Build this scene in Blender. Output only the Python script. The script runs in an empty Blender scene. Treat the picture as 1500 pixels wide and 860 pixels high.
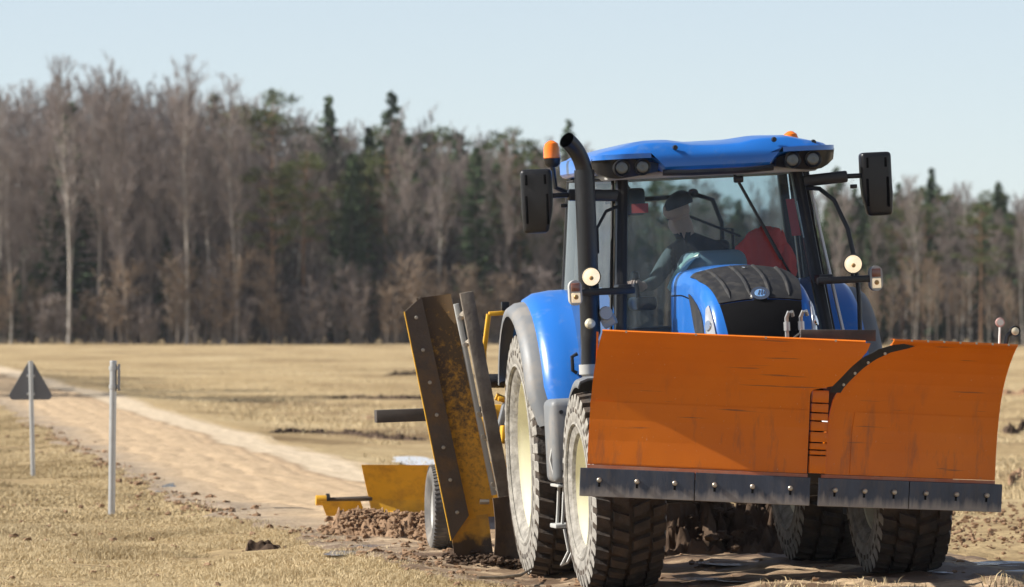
import bpy, bmesh, math, random
import numpy as np
from mathutils import Vector, Matrix, Euler, noise as mnoise

R = math.radians
scene = bpy.context.scene
# ------------------------------------------------------------------ camera
CAM_H = 1.84
cd = bpy.data.cameras.new('camera')
cam = bpy.data.objects.new('camera', cd)
scene.collection.objects.link(cam)
cam.location = (0, 0, CAM_H)
cam.rotation_euler = (R(90) + math.atan(37 / 10416.7), 0, 0)
cd.sensor_width = 36.0
cd.lens = 250.0
cd.clip_start = 0.5
cd.clip_end = 8000
cd.dof.use_dof = True
cd.dof.focus_distance = 49.5
cd.dof.aperture_fstop = 6.3
scene.camera = cam
# ------------------------------------------------------------------ sky and sun
SUN_EL, SUN_B = 37.0, 4.0      # elevation; degrees towards the camera from due picture-left
w = bpy.data.worlds.new('World')
scene.world = w
w.use_nodes = True
wn = w.node_tree
sky = wn.nodes.new('ShaderNodeTexSky')
sky.sky_type = 'NISHITA'
sky.sun_disc = False
sky.sun_elevation = R(SUN_EL)
sky.sun_rotation = R(270 - SUN_B)
sky.altitude = 50
sky.air_density = 0.6
sky.dust_density = 0.0
sky.ozone_density = 2.0
bg = wn.nodes['Background']
bg.inputs[1].default_value = 0.075
hs = wn.nodes.new('ShaderNodeHueSaturation')     # thin bright spring haze: a paler sky all round
hs.inputs['Saturation'].default_value = 0.60
hs.inputs['Value'].default_value = 1.0
wn.links.new(sky.outputs[0], hs.inputs['Color'])
wn.links.new(hs.outputs[0], bg.inputs[0])
sl = bpy.data.lights.new('sun', 'SUN')
sl.energy = 5.0
sl.angle = R(0.5)
sl.color = (1.0, 0.945, 0.86)
sun = bpy.data.objects.new('sun', sl)
scene.collection.objects.link(sun)
to_sun = Vector((-math.cos(R(SUN_EL)) * math.cos(R(SUN_B)), -math.cos(R(SUN_EL)) * math.sin(R(SUN_B)), math.sin(R(SUN_EL))))
sun.rotation_euler = to_sun.to_track_quat('Z', 'Y').to_euler()
sun.location = to_sun * 60
scene.view_settings.view_transform = 'Standard'
scene.view_settings.look = 'None'
scene.view_settings.exposure = 0.74
scene.view_settings.gamma = 1.0
scene.cycles.use_denoising = True
scene.cycles.max_bounces = 8
scene.cycles.transparent_max_bounces = 24
scene.cycles.sample_clamp_indirect = 6.0

rng = random.Random(11)
nrng = np.random.default_rng(7)
COL = scene.collection

# ------------------------------------------------------------------ materials
def new_mat(name):
    m = bpy.data.materials.new(name)
    m.use_nodes = True
    nt = m.node_tree
    return m, nt, nt.nodes['Principled BSDF']

def mat(name, col, rough=0.5, metal=0.0, coat=0.0, var=0.12, vscale=6.0, dust=None, dust_amt=0.0, dust_scale=3.0,
        bump=0.0, bump_scale=40.0, spec=0.5, stretch=None):
    """paint / plastic / metal with mottled colour and an optional patchy dust or mud film"""
    m, nt, b = new_mat(name)
    N, L = nt.nodes, nt.links
    tc = N.new('ShaderNodeTexCoord')
    src = tc.outputs['Object']
    if stretch:
        mp = N.new('ShaderNodeMapping'); mp.inputs['Scale'].default_value = stretch
        L.new(src, mp.inputs[0]); src = mp.outputs[0]
    nz = N.new('ShaderNodeTexNoise'); nz.inputs['Scale'].default_value = vscale; nz.inputs['Detail'].default_value = 5
    L.new(src, nz.inputs['Vector'])
    mx = N.new('ShaderNodeMix'); mx.data_type = 'RGBA'
    c = np.array(col)
    mx.inputs[6].default_value = (*np.clip(c * (1 - var), 0, 1), 1)
    mx.inputs[7].default_value = (*np.clip(c * (1 + var), 0, 1), 1)
    L.new(nz.outputs[0], mx.inputs[0])
    out = mx.outputs[2]
    rsock = None
    if dust is not None:
        n2 = N.new('ShaderNodeTexNoise'); n2.inputs['Scale'].default_value = dust_scale; n2.inputs['Detail'].default_value = 8
        n2.inputs['Roughness'].default_value = 0.7
        L.new(src, n2.inputs['Vector'])
        rp = N.new('ShaderNodeMapRange')
        lo = 0.78 - 0.5 * dust_amt
        rp.inputs['From Min'].default_value = lo - 0.16; rp.inputs['From Max'].default_value = lo + 0.16
        rp.inputs['To Max'].default_value = min(1.0, 0.35 + dust_amt)
        L.new(n2.outputs[0], rp.inputs[0])
        m2 = N.new('ShaderNodeMix'); m2.data_type = 'RGBA'
        m2.inputs[7].default_value = (*dust, 1)
        L.new(rp.outputs[0], m2.inputs[0]); L.new(out, m2.inputs[6]); out = m2.outputs[2]
        mr = N.new('ShaderNodeMapRange')
        mr.inputs['To Min'].default_value = rough; mr.inputs['To Max'].default_value = 0.9
        L.new(rp.outputs[0], mr.inputs[0]); rsock = mr.outputs[0]
    L.new(out, b.inputs['Base Color'])
    b.inputs['Roughness'].default_value = rough
    if rsock: L.new(rsock, b.inputs['Roughness'])
    b.inputs['Metallic'].default_value = metal
    b.inputs['Coat Weight'].default_value = coat
    b.inputs['Coat Roughness'].default_value = 0.06
    b.inputs['Specular IOR Level'].default_value = spec
    if bump:
        n3 = N.new('ShaderNodeTexNoise'); n3.inputs['Scale'].default_value = bump_scale; n3.inputs['Detail'].default_value = 6
        L.new(src, n3.inputs['Vector'])
        bp = N.new('ShaderNodeBump'); bp.inputs['Strength'].default_value = bump; bp.inputs['Distance'].default_value = 0.02
        L.new(n3.outputs[0], bp.inputs['Height']); L.new(bp.outputs[0], b.inputs['Normal'])
    return m

DUST = (0.36, 0.29, 0.21)
M = {}
M['blue'] = mat('blue_paint', (0.016, 0.150, 0.54), 0.32, coat=0.35, var=0.05, vscale=2, dust=(0.20, 0.27, 0.40), dust_amt=0.16, dust_scale=9)
M['black'] = mat('black_plastic', (0.011, 0.0115, 0.0135), 0.38, var=0.15, dust=(0.07, 0.065, 0.06), dust_amt=0.14, dust_scale=8)
M['black_dusty'] = mat('black_dusty_vent', (0.016, 0.016, 0.017), 0.5, dust=(0.06, 0.055, 0.048), dust_amt=0.34, dust_scale=16)
M['black_mesh'] = mat('black_grille_mesh', (0.006, 0.006, 0.007), 0.8, var=0.3, vscale=60, spec=0.08)
M['grey'] = mat('grey_plastic', (0.17, 0.18, 0.19), 0.5, dust=DUST, dust_amt=0.25)
M['lgrey'] = mat('pale_grey_plastic', (0.42, 0.42, 0.40), 0.55, dust=DUST, dust_amt=0.25)
M['rim'] = mat('cream_rim_paint', (0.72, 0.69, 0.50), 0.38, coat=0.15, var=0.06, dust=(0.45, 0.40, 0.30), dust_amt=0.25, dust_scale=4)
M['rubber_side'] = mat('dusty_sidewall_rubber', (0.14, 0.13, 0.115), 0.92, var=0.4, vscale=9, dust=(0.36, 0.34, 0.30), dust_amt=0.62, dust_scale=11, bump=0.5, bump_scale=26)
M['rubber_tread'] = mat('muddy_tread_rubber', (0.032, 0.028, 0.025), 0.85, var=0.3, vscale=12, dust=(0.085, 0.058, 0.038), dust_amt=0.52, dust_scale=6, bump=0.6, bump_scale=30)
M['rubber'] = mat('black_rubber', (0.018, 0.018, 0.018), 0.75, dust=(0.12, 0.09, 0.07), dust_amt=0.2)
M['steel'] = mat('scuffed_blue_grey_steel', (0.075, 0.085, 0.11), 0.45, metal=0.6, var=0.35, vscale=5, dust=(0.22, 0.18, 0.15), dust_amt=0.30, dust_scale=7, stretch=(3, 3, 0.8), bump=0.12)
def steel_mat():
    """plough edge: dark blue-grey scale, bright scoured band along the bottom"""
    m = mat('scoured_plough_steel', (0.060, 0.070, 0.095), 0.42, metal=0.55, var=0.4, vscale=4, dust=(0.17, 0.14, 0.115), dust_amt=0.26, dust_scale=6, stretch=(3, 3, 0.8), bump=0.12)
    nt = m.node_tree; N, L = nt.nodes, nt.links; b = N['Principled BSDF']
    old = b.inputs['Base Color'].links[0].from_socket
    tc = N.new('ShaderNodeTexCoord'); sx = N.new('ShaderNodeSeparateXYZ'); L.new(tc.outputs['Object'], sx.inputs[0])
    mp = N.new('ShaderNodeMapping'); mp.inputs['Scale'].default_value = (26, 4, 3); L.new(tc.outputs['Object'], mp.inputs[0])
    nz = N.new('ShaderNodeTexNoise'); nz.inputs['Scale'].default_value = 1.0; nz.inputs['Detail'].default_value = 8; L.new(mp.outputs[0], nz.inputs['Vector'])
    ad = N.new('ShaderNodeMath'); ad.operation = 'MULTIPLY_ADD'; ad.inputs[1].default_value = -0.16; L.new(nz.outputs[0], ad.inputs[0]); L.new(sx.outputs[2], ad.inputs[2])
    rp = N.new('ShaderNodeMapRange'); rp.inputs['From Min'].default_value = -0.005; rp.inputs['From Max'].default_value = -0.065; rp.inputs['To Max'].default_value = 0.85; L.new(ad.outputs[0], rp.inputs[0])
    mx = N.new('ShaderNodeMix'); mx.data_type = 'RGBA'; mx.inputs[7].default_value = (0.30, 0.265, 0.235, 1); L.new(rp.outputs[0], mx.inputs[0]); L.new(old, mx.inputs[6])
    L.new(mx.outputs[2], b.inputs['Base Color'])
    return m
M['plough_steel'] = steel_mat()
M['bolt'] = mat('worn_bolt_steel', (0.42, 0.37, 0.30), 0.4, metal=0.6, var=0.2)
M['chrome'] = mat('chrome', (0.75, 0.75, 0.75), 0.15, metal=1.0, var=0.03)
M['zinc'] = mat('galvanised_steel', (0.50, 0.50, 0.49), 0.42, metal=0.75, var=0.18, vscale=18)
M['signback'] = mat('grey_sign_back', (0.17, 0.175, 0.19), 0.6, metal=0.2, var=0.15)
M['yellow'] = mat('worn_yellow_paint', (0.72, 0.385, 0.014), 0.5, var=0.12, vscale=4, dust=(0.20, 0.09, 0.03), dust_amt=0.32, dust_scale=6)
M['rust'] = mat('mud_caked_cutting_edge', (0.105, 0.075, 0.052), 0.75, var=0.3, vscale=7, dust=(0.34, 0.16, 0.03), dust_amt=0.30, dust_scale=3, bump=0.3)
M['shoe'] = mat('mud_coated_shoe', (0.085, 0.06, 0.042), 0.8, var=0.4, vscale=5, dust=(0.24, 0.15, 0.07), dust_amt=0.35, dust_scale=4, bump=0.4)
M['greybeam'] = mat('dark_grey_beam_paint', (0.06, 0.05, 0.044), 0.75, var=0.25, dust=(0.16, 0.13, 0.10), dust_amt=0.3)
M['dustyplate'] = mat('dusty_brown_plate', (0.13, 0.105, 0.08), 0.8, var=0.22, vscale=6, dust=(0.36, 0.31, 0.24), dust_amt=0.4, bump=0.2)
M['amber'] = mat('amber_lens', (0.95, 0.20, 0.01), 0.15, coat=0.6, var=0.10, vscale=30)
M['lampwhite'] = mat('clear_lamp_lens', (0.72, 0.62, 0.46), 0.12, coat=0.8, var=0.5, vscale=34)
M['lampdark'] = mat('smoked_lamp_lens', (0.05, 0.05, 0.05), 0.15, coat=0.8, var=0.6, vscale=25)
M['headlight'] = mat('headlight_lens', (0.34, 0.35, 0.37), 0.12, coat=1.0, var=0.55, vscale=14)
M['redlens'] = mat('red_reflector', (0.55, 0.04, 0.03), 0.2, coat=0.5)
M['redjacket'] = mat('orange_red_jacket_cloth', (0.95, 0.055, 0.035), 0.8, var=0.15, vscale=10, bump=0.5, bump_scale=12)
M['cloth_dark'] = mat('dark_navy_cloth', (0.028, 0.034, 0.042), 0.9, var=0.25, vscale=12, bump=0.4, bump_scale=16)
M['cloth_grey'] = mat('grey_green_sleeve_cloth', (0.085, 0.10, 0.10), 0.9, var=0.2, vscale=12, bump=0.4, bump_scale=16)
M['cap'] = mat('dark_cap_cloth', (0.03, 0.032, 0.04), 0.9, var=0.2)
M['skin'] = mat('skin', (0.62, 0.39, 0.30), 0.55, var=0.08)
M['seat'] = mat('dark_seat_fabric', (0.04, 0.042, 0.05), 0.9, var=0.15)
M['towel'] = mat('pale_green_cloth', (0.50, 0.62, 0.52), 0.9, var=0.1, bump=0.4, bump_scale=14)
M['dash'] = mat('grey_dash_cover', (0.27, 0.31, 0.32), 0.6, var=0.1)
M['white'] = mat('white_paint', (0.75, 0.75, 0.72), 0.5, var=0.05)
M['indicator'] = mat('brown_indicator_lens', (0.28, 0.11, 0.07), 0.2, coat=0.6, var=0.2)
def lit_lens(name, col, em):
    """lamp switched on: warm glow from a reflector, brighter towards the filament"""
    m = mat(name, col, 0.15, coat=0.6, var=0.4, vscale=34)
    b = m.node_tree.nodes['Principled BSDF']
    b.inputs['Emission Color'].default_value = (1.0, 0.80, 0.52, 1); b.inputs['Emission Strength'].default_value = em
    return m
M['litlamp'] = lit_lens('lit_work_lamp_lens', (0.62, 0.52, 0.38), 0.55)
M['litpos'] = lit_lens('lit_position_lens', (0.60, 0.45, 0.30), 0.35)
M['markerface'] = mat('faded_pink_marker', (0.60, 0.36, 0.33), 0.5)
M['bulb'] = mat('brass_bulb_reflector', (0.45, 0.27, 0.10), 0.3, metal=0.5)
M['emblem'] = mat('blue_emblem', (0.20, 0.38, 0.68), 0.3, coat=0.5)

def orange_mat():
    """plough paint: orange, scuffed by vertical dark drag marks and stone chips"""
    m, nt, b = new_mat('orange_plough_paint')
    N, L = nt.nodes, nt.links
    tc = N.new('ShaderNodeTexCoord')
    n0 = N.new('ShaderNodeTexNoise'); n0.inputs['Scale'].default_value = 2.2; n0.inputs['Detail'].default_value = 6
    L.new(tc.outputs['Object'], n0.inputs['Vector'])
    mx = N.new('ShaderNodeMix'); mx.data_type = 'RGBA'
    mx.inputs[6].default_value = (0.58, 0.124, 0.002, 1); mx.inputs[7].default_value = (0.80, 0.205, 0.003, 1)
    L.new(n0.outputs[0], mx.inputs[0])
    mp = N.new('ShaderNodeMapping'); mp.inputs['Scale'].default_value = (7, 7, 1.6)
    L.new(tc.outputs['Object'], mp.inputs[0])
    n1 = N.new('ShaderNodeTexNoise'); n1.inputs['Scale'].default_value = 1.3; n1.inputs['Detail'].default_value = 9; n1.inputs['Roughness'].default_value = 0.68
    L.new(mp.outputs[0], n1.inputs['Vector'])
    sx = N.new('ShaderNodeSeparateXYZ'); L.new(tc.outputs['Object'], sx.inputs[0])
    zr = N.new('ShaderNodeMapRange'); zr.inputs['From Min'].default_value = 0.95; zr.inputs['From Max'].default_value = 0.45
    L.new(sx.outputs[2], zr.inputs[0])
    r1 = N.new('ShaderNodeMapRange'); r1.inputs['From Min'].default_value = 0.53; r1.inputs['From Max'].default_value = 0.72
    L.new(n1.outputs[0], r1.inputs[0])
    ml = N.new('ShaderNodeMath'); ml.operation = 'MULTIPLY'; L.new(zr.outputs[0], ml.inputs[0]); L.new(r1.outputs[0], ml.inputs[1])
    ml2 = N.new('ShaderNodeMath'); ml2.operation = 'MULTIPLY'; ml2.inputs[1].default_value = 0.62; L.new(ml.outputs[0], ml2.inputs[0])
    m2 = N.new('ShaderNodeMix'); m2.data_type = 'RGBA'; m2.inputs[7].default_value = (0.16, 0.075, 0.05, 1)
    L.new(ml2.outputs[0], m2.inputs[0]); L.new(mx.outputs[2], m2.inputs[6])
    n3 = N.new('ShaderNodeTexNoise'); n3.inputs['Scale'].default_value = 70; n3.inputs['Detail'].default_value = 3
    L.new(tc.outputs['Object'], n3.inputs['Vector'])
    r3 = N.new('ShaderNodeMapRange'); r3.inputs['From Min'].default_value = 0.70; r3.inputs['From Max'].default_value = 0.76; r3.inputs['To Max'].default_value = 0.5
    L.new(n3.outputs[0], r3.inputs[0])
    m3 = N.new('ShaderNodeMix'); m3.data_type = 'RGBA'; m3.inputs[7].default_value = (0.75, 0.48, 0.30, 1)
    L.new(r3.outputs[0], m3.inputs[0]); L.new(m2.outputs[2], m3.inputs[6])
    # long thin horizontal scrapes and chipped patches down to grey primer, mostly low on the sheet
    mp2 = N.new('ShaderNodeMapping'); mp2.inputs['Scale'].default_value = (1.4, 1.4, 46)
    L.new(tc.outputs['Object'], mp2.inputs[0])
    n4 = N.new('ShaderNodeTexNoise'); n4.inputs['Scale'].default_value = 1.0; n4.inputs['Detail'].default_value = 5; L.new(mp2.outputs[0], n4.inputs['Vector'])
    r4 = N.new('ShaderNodeMapRange'); r4.inputs['From Min'].default_value = 0.655; r4.inputs['From Max'].default_value = 0.71; r4.inputs['To Max'].default_value = 0.8; L.new(n4.outputs[0], r4.inputs[0])
    m4 = N.new('ShaderNodeMix'); m4.data_type = 'RGBA'; m4.inputs[7].default_value = (0.09, 0.05, 0.04, 1)
    L.new(r4.outputs[0], m4.inputs[0]); L.new(m3.outputs[2], m4.inputs[6])
    n5 = N.new('ShaderNodeTexNoise'); n5.inputs['Scale'].default_value = 9; n5.inputs['Detail'].default_value = 10; n5.inputs['Roughness'].default_value = 0.8; L.new(tc.outputs['Object'], n5.inputs['Vector'])
    z5 = N.new('ShaderNodeMapRange'); z5.inputs['From Min'].default_value = 0.5; z5.inputs['From Max'].default_value = 0.2; z5.inputs['To Min'].default_value = -0.06; z5.inputs['To Max'].default_value = 0.05; L.new(sx.outputs[2], z5.inputs[0])
    a5 = N.new('ShaderNodeMath'); a5.operation = 'ADD'; L.new(n5.outputs[0], a5.inputs[0]); L.new(z5.outputs[0], a5.inputs[1])
    r5 = N.new('ShaderNodeMapRange'); r5.inputs['From Min'].default_value = 0.645; r5.inputs['From Max'].default_value = 0.68; r5.inputs['To Max'].default_value = 0.55; L.new(a5.outputs[0], r5.inputs[0])
    m5 = N.new('ShaderNodeMix'); m5.data_type = 'RGBA'; m5.inputs[7].default_value = (0.34, 0.20, 0.13, 1)
    L.new(r5.outputs[0], m5.inputs[0]); L.new(m4.outputs[2], m5.inputs[6])
    L.new(m5.outputs[2], b.inputs['Base Color'])
    dn = N.new('ShaderNodeTexNoise'); dn.inputs['Scale'].default_value = 2.4; dn.inputs['Detail'].default_value = 3; L.new(tc.outputs['Object'], dn.inputs['Vector'])
    db = N.new('ShaderNodeBump'); db.inputs['Strength'].default_value = 0.35; db.inputs['Distance'].default_value = 0.02; L.new(dn.outputs[0], db.inputs['Height']); L.new(db.outputs[0], b.inputs['Normal'])
    b.inputs['Roughness'].default_value = 0.38
    b.inputs['Specular IOR Level'].default_value = 0.35
    return m
M['orange'] = orange_mat()
M['orange_strip'] = mat('dull_red_orange_backing_strip', (0.50, 0.14, 0.06), 0.6, var=0.2, dust=(0.45, 0.30, 0.22), dust_amt=0.4, dust_scale=8)

def spatter_mat():
    """yellow mouldboard under dark mud spatter"""
    m, nt, b = new_mat('mud_spattered_yellow')
    N, L = nt.nodes, nt.links
    tc = N.new('ShaderNodeTexCoord')
    n0 = N.new('ShaderNodeTexNoise'); n0.inputs['Scale'].default_value = 17; n0.inputs['Detail'].default_value = 12; n0.inputs['Roughness'].default_value = 0.85
    L.new(tc.outputs['Object'], n0.inputs['Vector'])
    sx = N.new('ShaderNodeSeparateXYZ'); L.new(tc.outputs['Object'], sx.inputs[0])
    zr = N.new('ShaderNodeMapRange'); zr.inputs['From Min'].default_value = 0.2; zr.inputs['From Max'].default_value = 2.0
    zr.inputs['To Min'].default_value = -0.16; zr.inputs['To Max'].default_value = 0.16
    L.new(sx.outputs[2], zr.inputs[0])
    ad = N.new('ShaderNodeMath'); ad.operation = 'ADD'; L.new(n0.outputs[0], ad.inputs[0]); L.new(zr.outputs[0], ad.inputs[1])
    r = N.new('ShaderNodeMapRange'); r.inputs['From Min'].default_value = 0.40; r.inputs['From Max'].default_value = 0.58; r.inputs['To Max'].default_value = 0.93
    L.new(ad.outputs[0], r.inputs[0])
    mx = N.new('ShaderNodeMix'); mx.data_type = 'RGBA'
    mx.inputs[6].default_value = (0.66, 0.31, 0.012, 1); mx.inputs[7].default_value = (0.035, 0.022, 0.012, 1)
    L.new(r.outputs[0], mx.inputs[0]); L.new(mx.outputs[2], b.inputs['Base Color'])
    b.inputs['Roughness'].default_value = 0.6
    return m
M['spatter'] = spatter_mat()
def foot_mat():
    """yellow steel with wet mud caked on its lower end"""
    m = mat('muddy_yellow_foot', (0.62, 0.30, 0.012), 0.5, var=0.15, vscale=4, dust=(0.22, 0.11, 0.04), dust_amt=0.4, dust_scale=7)
    nt = m.node_tree; N, L = nt.nodes, nt.links; b = N['Principled BSDF']
    old = b.inputs['Base Color'].links[0].from_socket
    tc = N.new('ShaderNodeTexCoord'); sx = N.new('ShaderNodeSeparateXYZ'); L.new(tc.outputs['Object'], sx.inputs[0])
    nz = N.new('ShaderNodeTexNoise'); nz.inputs['Scale'].default_value = 9; nz.inputs['Detail'].default_value = 8; L.new(tc.outputs['Object'], nz.inputs['Vector'])
    ad = N.new('ShaderNodeMath'); ad.operation = 'MULTIPLY_ADD'; ad.inputs[1].default_value = -0.30; L.new(nz.outputs[0], ad.inputs[0]); L.new(sx.outputs[2], ad.inputs[2])
    rp = N.new('ShaderNodeMapRange'); rp.inputs['From Min'].default_value = 0.04; rp.inputs['From Max'].default_value = -0.02; rp.inputs['To Max'].default_value = 0.95; L.new(ad.outputs[0], rp.inputs[0])
    mx = N.new('ShaderNodeMix'); mx.data_type = 'RGBA'; mx.inputs[7].default_value = (0.045, 0.028, 0.018, 1); L.new(rp.outputs[0], mx.inputs[0]); L.new(old, mx.inputs[6])
    L.new(mx.outputs[2], b.inputs['Base Color'])
    return m
M['foot'] = foot_mat()

def glass_mat(name='cab_glass', tint=(0.60, 0.75, 0.83), dust=0.06):
    m = bpy.data.materials.new(name); m.use_nodes = True
    nt = m.node_tree; N, L = nt.nodes, nt.links
    N.remove(N['Principled BSDF'])
    out = N['Material Output']
    tr = N.new('ShaderNodeBsdfTransparent'); tr.inputs[0].default_value = (*tint, 1)
    gl = N.new('ShaderNodeBsdfGlossy'); gl.inputs['Roughness'].default_value = 0.03
    fr = N.new('ShaderNodeFresnel'); fr.inputs[0].default_value = 1.55
    mx = N.new('ShaderNodeMixShader'); L.new(fr.outputs[0], mx.inputs[0]); L.new(tr.outputs[0], mx.inputs[1]); L.new(gl.outputs[0], mx.inputs[2])
    df = N.new('ShaderNodeBsdfDiffuse'); df.inputs[0].default_value = (0.42, 0.47, 0.48, 1)  # pale diffuse dust film, also standing in for the sky's reflected veil
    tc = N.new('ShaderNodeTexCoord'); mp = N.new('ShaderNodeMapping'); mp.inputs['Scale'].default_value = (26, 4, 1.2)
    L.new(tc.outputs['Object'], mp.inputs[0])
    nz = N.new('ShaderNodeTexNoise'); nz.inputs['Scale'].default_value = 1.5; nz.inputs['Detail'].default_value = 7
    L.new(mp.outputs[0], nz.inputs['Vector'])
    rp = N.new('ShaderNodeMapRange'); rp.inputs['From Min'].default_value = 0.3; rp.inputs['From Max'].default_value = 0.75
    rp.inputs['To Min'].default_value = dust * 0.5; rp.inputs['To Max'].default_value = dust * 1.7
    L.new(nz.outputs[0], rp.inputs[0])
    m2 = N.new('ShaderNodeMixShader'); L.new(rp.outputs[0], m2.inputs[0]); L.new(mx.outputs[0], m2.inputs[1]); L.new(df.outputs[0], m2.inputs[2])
    L.new(m2.outputs[0], out.inputs[0])
    return m
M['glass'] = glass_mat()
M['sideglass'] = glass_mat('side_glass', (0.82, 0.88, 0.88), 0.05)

# ------------------------------------------------------------------ mesh building
class MB:
    def __init__(s):
        s.v, s.f, s.m, s.sm = [], [], [], []
        s.cur = 0
    def add(s, verts, faces, smooth=True, m=None):
        b = len(s.v)
        s.v.extend(tuple(v) for v in verts)
        for f in faces:
            s.f.append(tuple(b + i for i in f)); s.m.append(s.cur if m is None else m); s.sm.append(smooth)
        return s
    def box(s, c, d, rot=(0, 0, 0), bevel=0.0, seg=2, m=None, taper=None):
        bm = bmesh.new()
        bmesh.ops.create_cube(bm, size=1.0)
        for v in bm.verts:
            v.co = Vector((v.co.x * d[0], v.co.y * d[1], v.co.z * d[2]))
            if taper and v.co.z < 0:
                v.co.x *= taper[0]; v.co.y *= taper[1]
        if bevel > 0:
            bmesh.ops.bevel(bm, geom=list(bm.edges), offset=bevel, segments=seg, profile=0.5, affect='EDGES')
        mt = Matrix.Translation(Vector(c)) @ Euler(rot).to_matrix().to_4x4()
        bm.verts.ensure_lookup_table(); bm.verts.index_update()
        s.add([mt @ v.co for v in bm.verts], [[v.index for v in f.verts] for f in bm.faces], m=m)
        bm.free()
        return s
    def beam(s, p0, p1, wx, wy, bevel=0.0, up=(0, 0, 1), m=None):
        """rectangular bar from p0 to p1"""
        p0, p1 = Vector(p0), Vector(p1)
        z = (p1 - p0); ln = z.length; z.normalize()
        u = Vector(up)
        if abs(z.dot(u)) > 0.98: u = Vector((0, 1, 0))
        x = u.cross(z).normalized(); y = z.cross(x)
        mt = Matrix((x, y, z)).transposed().to_4x4(); mt.translation = (p0 + p1) / 2
        bm = bmesh.new(); bmesh.ops.create_cube(bm, size=1.0)
        for v in bm.verts: v.co = Vector((v.co.x * wx, v.co.y * wy, v.co.z * ln))
        if bevel > 0: bmesh.ops.bevel(bm, geom=list(bm.edges), offset=bevel, segments=2, profile=0.5, affect='EDGES')
        bm.verts.index_update()
        s.add([mt @ v.co for v in bm.verts], [[v.index for v in f.verts] for f in bm.faces], m=m)
        bm.free()
        return s
    def tube(s, path, r, n=10, caps=True, m=None):
        path = [Vector(p) for p in path]
        rs = r if isinstance(r, (list, tuple)) else [r] * len(path)
        vs, fs = [], []
        ref = None
        for i, p in enumerate(path):
            t = (path[min(i + 1, len(path) - 1)] - path[max(i - 1, 0)]).normalized()
            if ref is None:
                ref = Vector((0, 0, 1)) if abs(t.z) < 0.9 else Vector((1, 0, 0))
            x = (ref - t * ref.dot(t)).normalized(); ref = x
            y = t.cross(x)
            for k in range(n):
                a = 2 * math.pi * k / n
                vs.append(p + (x * math.cos(a) + y * math.sin(a)) * rs[i])
        for i in range(len(path) - 1):
            for k in range(n):
                a, b = i * n + k, i * n + (k + 1) % n
                fs.append((a, b, b + n, a + n))
        if caps:
            fs.append(tuple(range(n - 1, -1, -1)))
            fs.append(tuple((len(path) - 1) * n + k for k in range(n)))
        return s.add(vs, fs, m=m)
    def lathe(s, prof, c=(0, 0, 0), axis='X', n=40, m=None, mfun=None, closed=False):
        """prof: (along-axis, radius)"""
        vs, fs = [], []
        for (a, r) in prof:
            for k in range(n):
                t = 2 * math.pi * k / n
                if axis == 'X': p = (a, r * math.cos(t), r * math.sin(t))
                elif axis == 'Y': p = (r * math.sin(t), a, r * math.cos(t))
                else: p = (r * math.cos(t), r * math.sin(t), a)
                vs.append((p[0] + c[0], p[1] + c[1], p[2] + c[2]))
        np_ = len(prof)
        b0 = len(s.v)
        s.v.extend(vs)
        rngp = range(np_ if closed else np_ - 1)
        for i in rngp:
            j = (i + 1) % np_
            mi = mfun(i) if mfun else (s.cur if m is None else m)
            for k in range(n):
                k2 = (k + 1) % n
                s.f.append((b0 + i * n + k, b0 + i * n + k2, b0 + j * n + k2, b0 + j * n + k)); s.m.append(mi); s.sm.append(True)
        return s
    def grid(s, pts, smooth=True, m=None, flip=False):
        nr, nc = len(pts), len(pts[0])
        fs = []
        for i in range(nr - 1):
            for j in range(nc - 1):
                q = (i * nc + j, i * nc + j + 1, (i + 1) * nc + j + 1, (i + 1) * nc + j)
                fs.append(q[::-1] if flip else q)
        return s.add([p for r_ in pts for p in r_], fs, smooth=smooth, m=m)
    def shell(s, pts, off, smooth=True, m=None):
        """grid given thickness by an offset vector function or constant vector"""
        nr, nc = len(pts), len(pts[0])
        o = off if callable(off) else (lambda i, j: off)
        top = [Vector(p) for r_ in pts for p in r_]
        bot = [Vector(pts[i][j]) + Vector(o(i, j)) for i in range(nr) for j in range(nc)]
        n = nr * nc
        fs = []
        for i in range(nr - 1):
            for j in range(nc - 1):
                q = (i * nc + j, i * nc + j + 1, (i + 1) * nc + j + 1, (i + 1) * nc + j)
                fs.append(q); fs.append(tuple(n + k for k in q[::-1]))
        border = [j for j in range(nc)] + [i * nc + nc - 1 for i in range(1, nr)] + [(nr - 1) * nc + j for j in range(nc - 2, -1, -1)] + [i * nc for i in range(nr - 2, 0, -1)]
        for a, b in zip(border, border[1:] + border[:1]):
            fs.append((b, a, n + a, n + b))
        return s.add(top + bot, fs, smooth=smooth, m=m)
    def build(s, name, mats, parent=None, angle=35, loc=None):
        me = bpy.data.meshes.new(name)
        me.from_pydata(s.v, [], s.f)
        mats = mats if isinstance(mats, (list, tuple)) else [mats]
        for mm in mats: me.materials.append(mm)
        me.polygons.foreach_set('material_index', s.m)
        me.polygons.foreach_set('use_smooth', s.sm)
        bm = bmesh.new(); bm.from_mesh(me)
        bmesh.ops.recalc_face_normals(bm, faces=bm.faces)
        bm.to_mesh(me); bm.free()
        if any(s.sm): me.set_sharp_from_angle(angle=R(angle))
        me.update()
        o = bpy.data.objects.new(name, me)
        COL.objects.link(o)
        if parent: o.parent = parent
        if loc: o.location = loc
        return o

def empty(name, loc=(0, 0, 0), rot=(0, 0, 0), parent=None):
    o = bpy.data.objects.new(name, None)
    COL.objects.link(o)
    o.location = loc; o.rotation_euler = rot
    o.empty_display_size = 0.3
    if parent: o.parent = parent
    return o
def tag(o, label=None, cat=None, group=None, kind=None):
    if label: o['label'] = label
    if cat: o['category'] = cat
    if group: o['group'] = group
    if kind: o['kind'] = kind
    return o
def lerp(a, b, t): return a + (b - a) * t
def interp(x, xs, ys): return float(np.interp(x, xs, ys))

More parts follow.
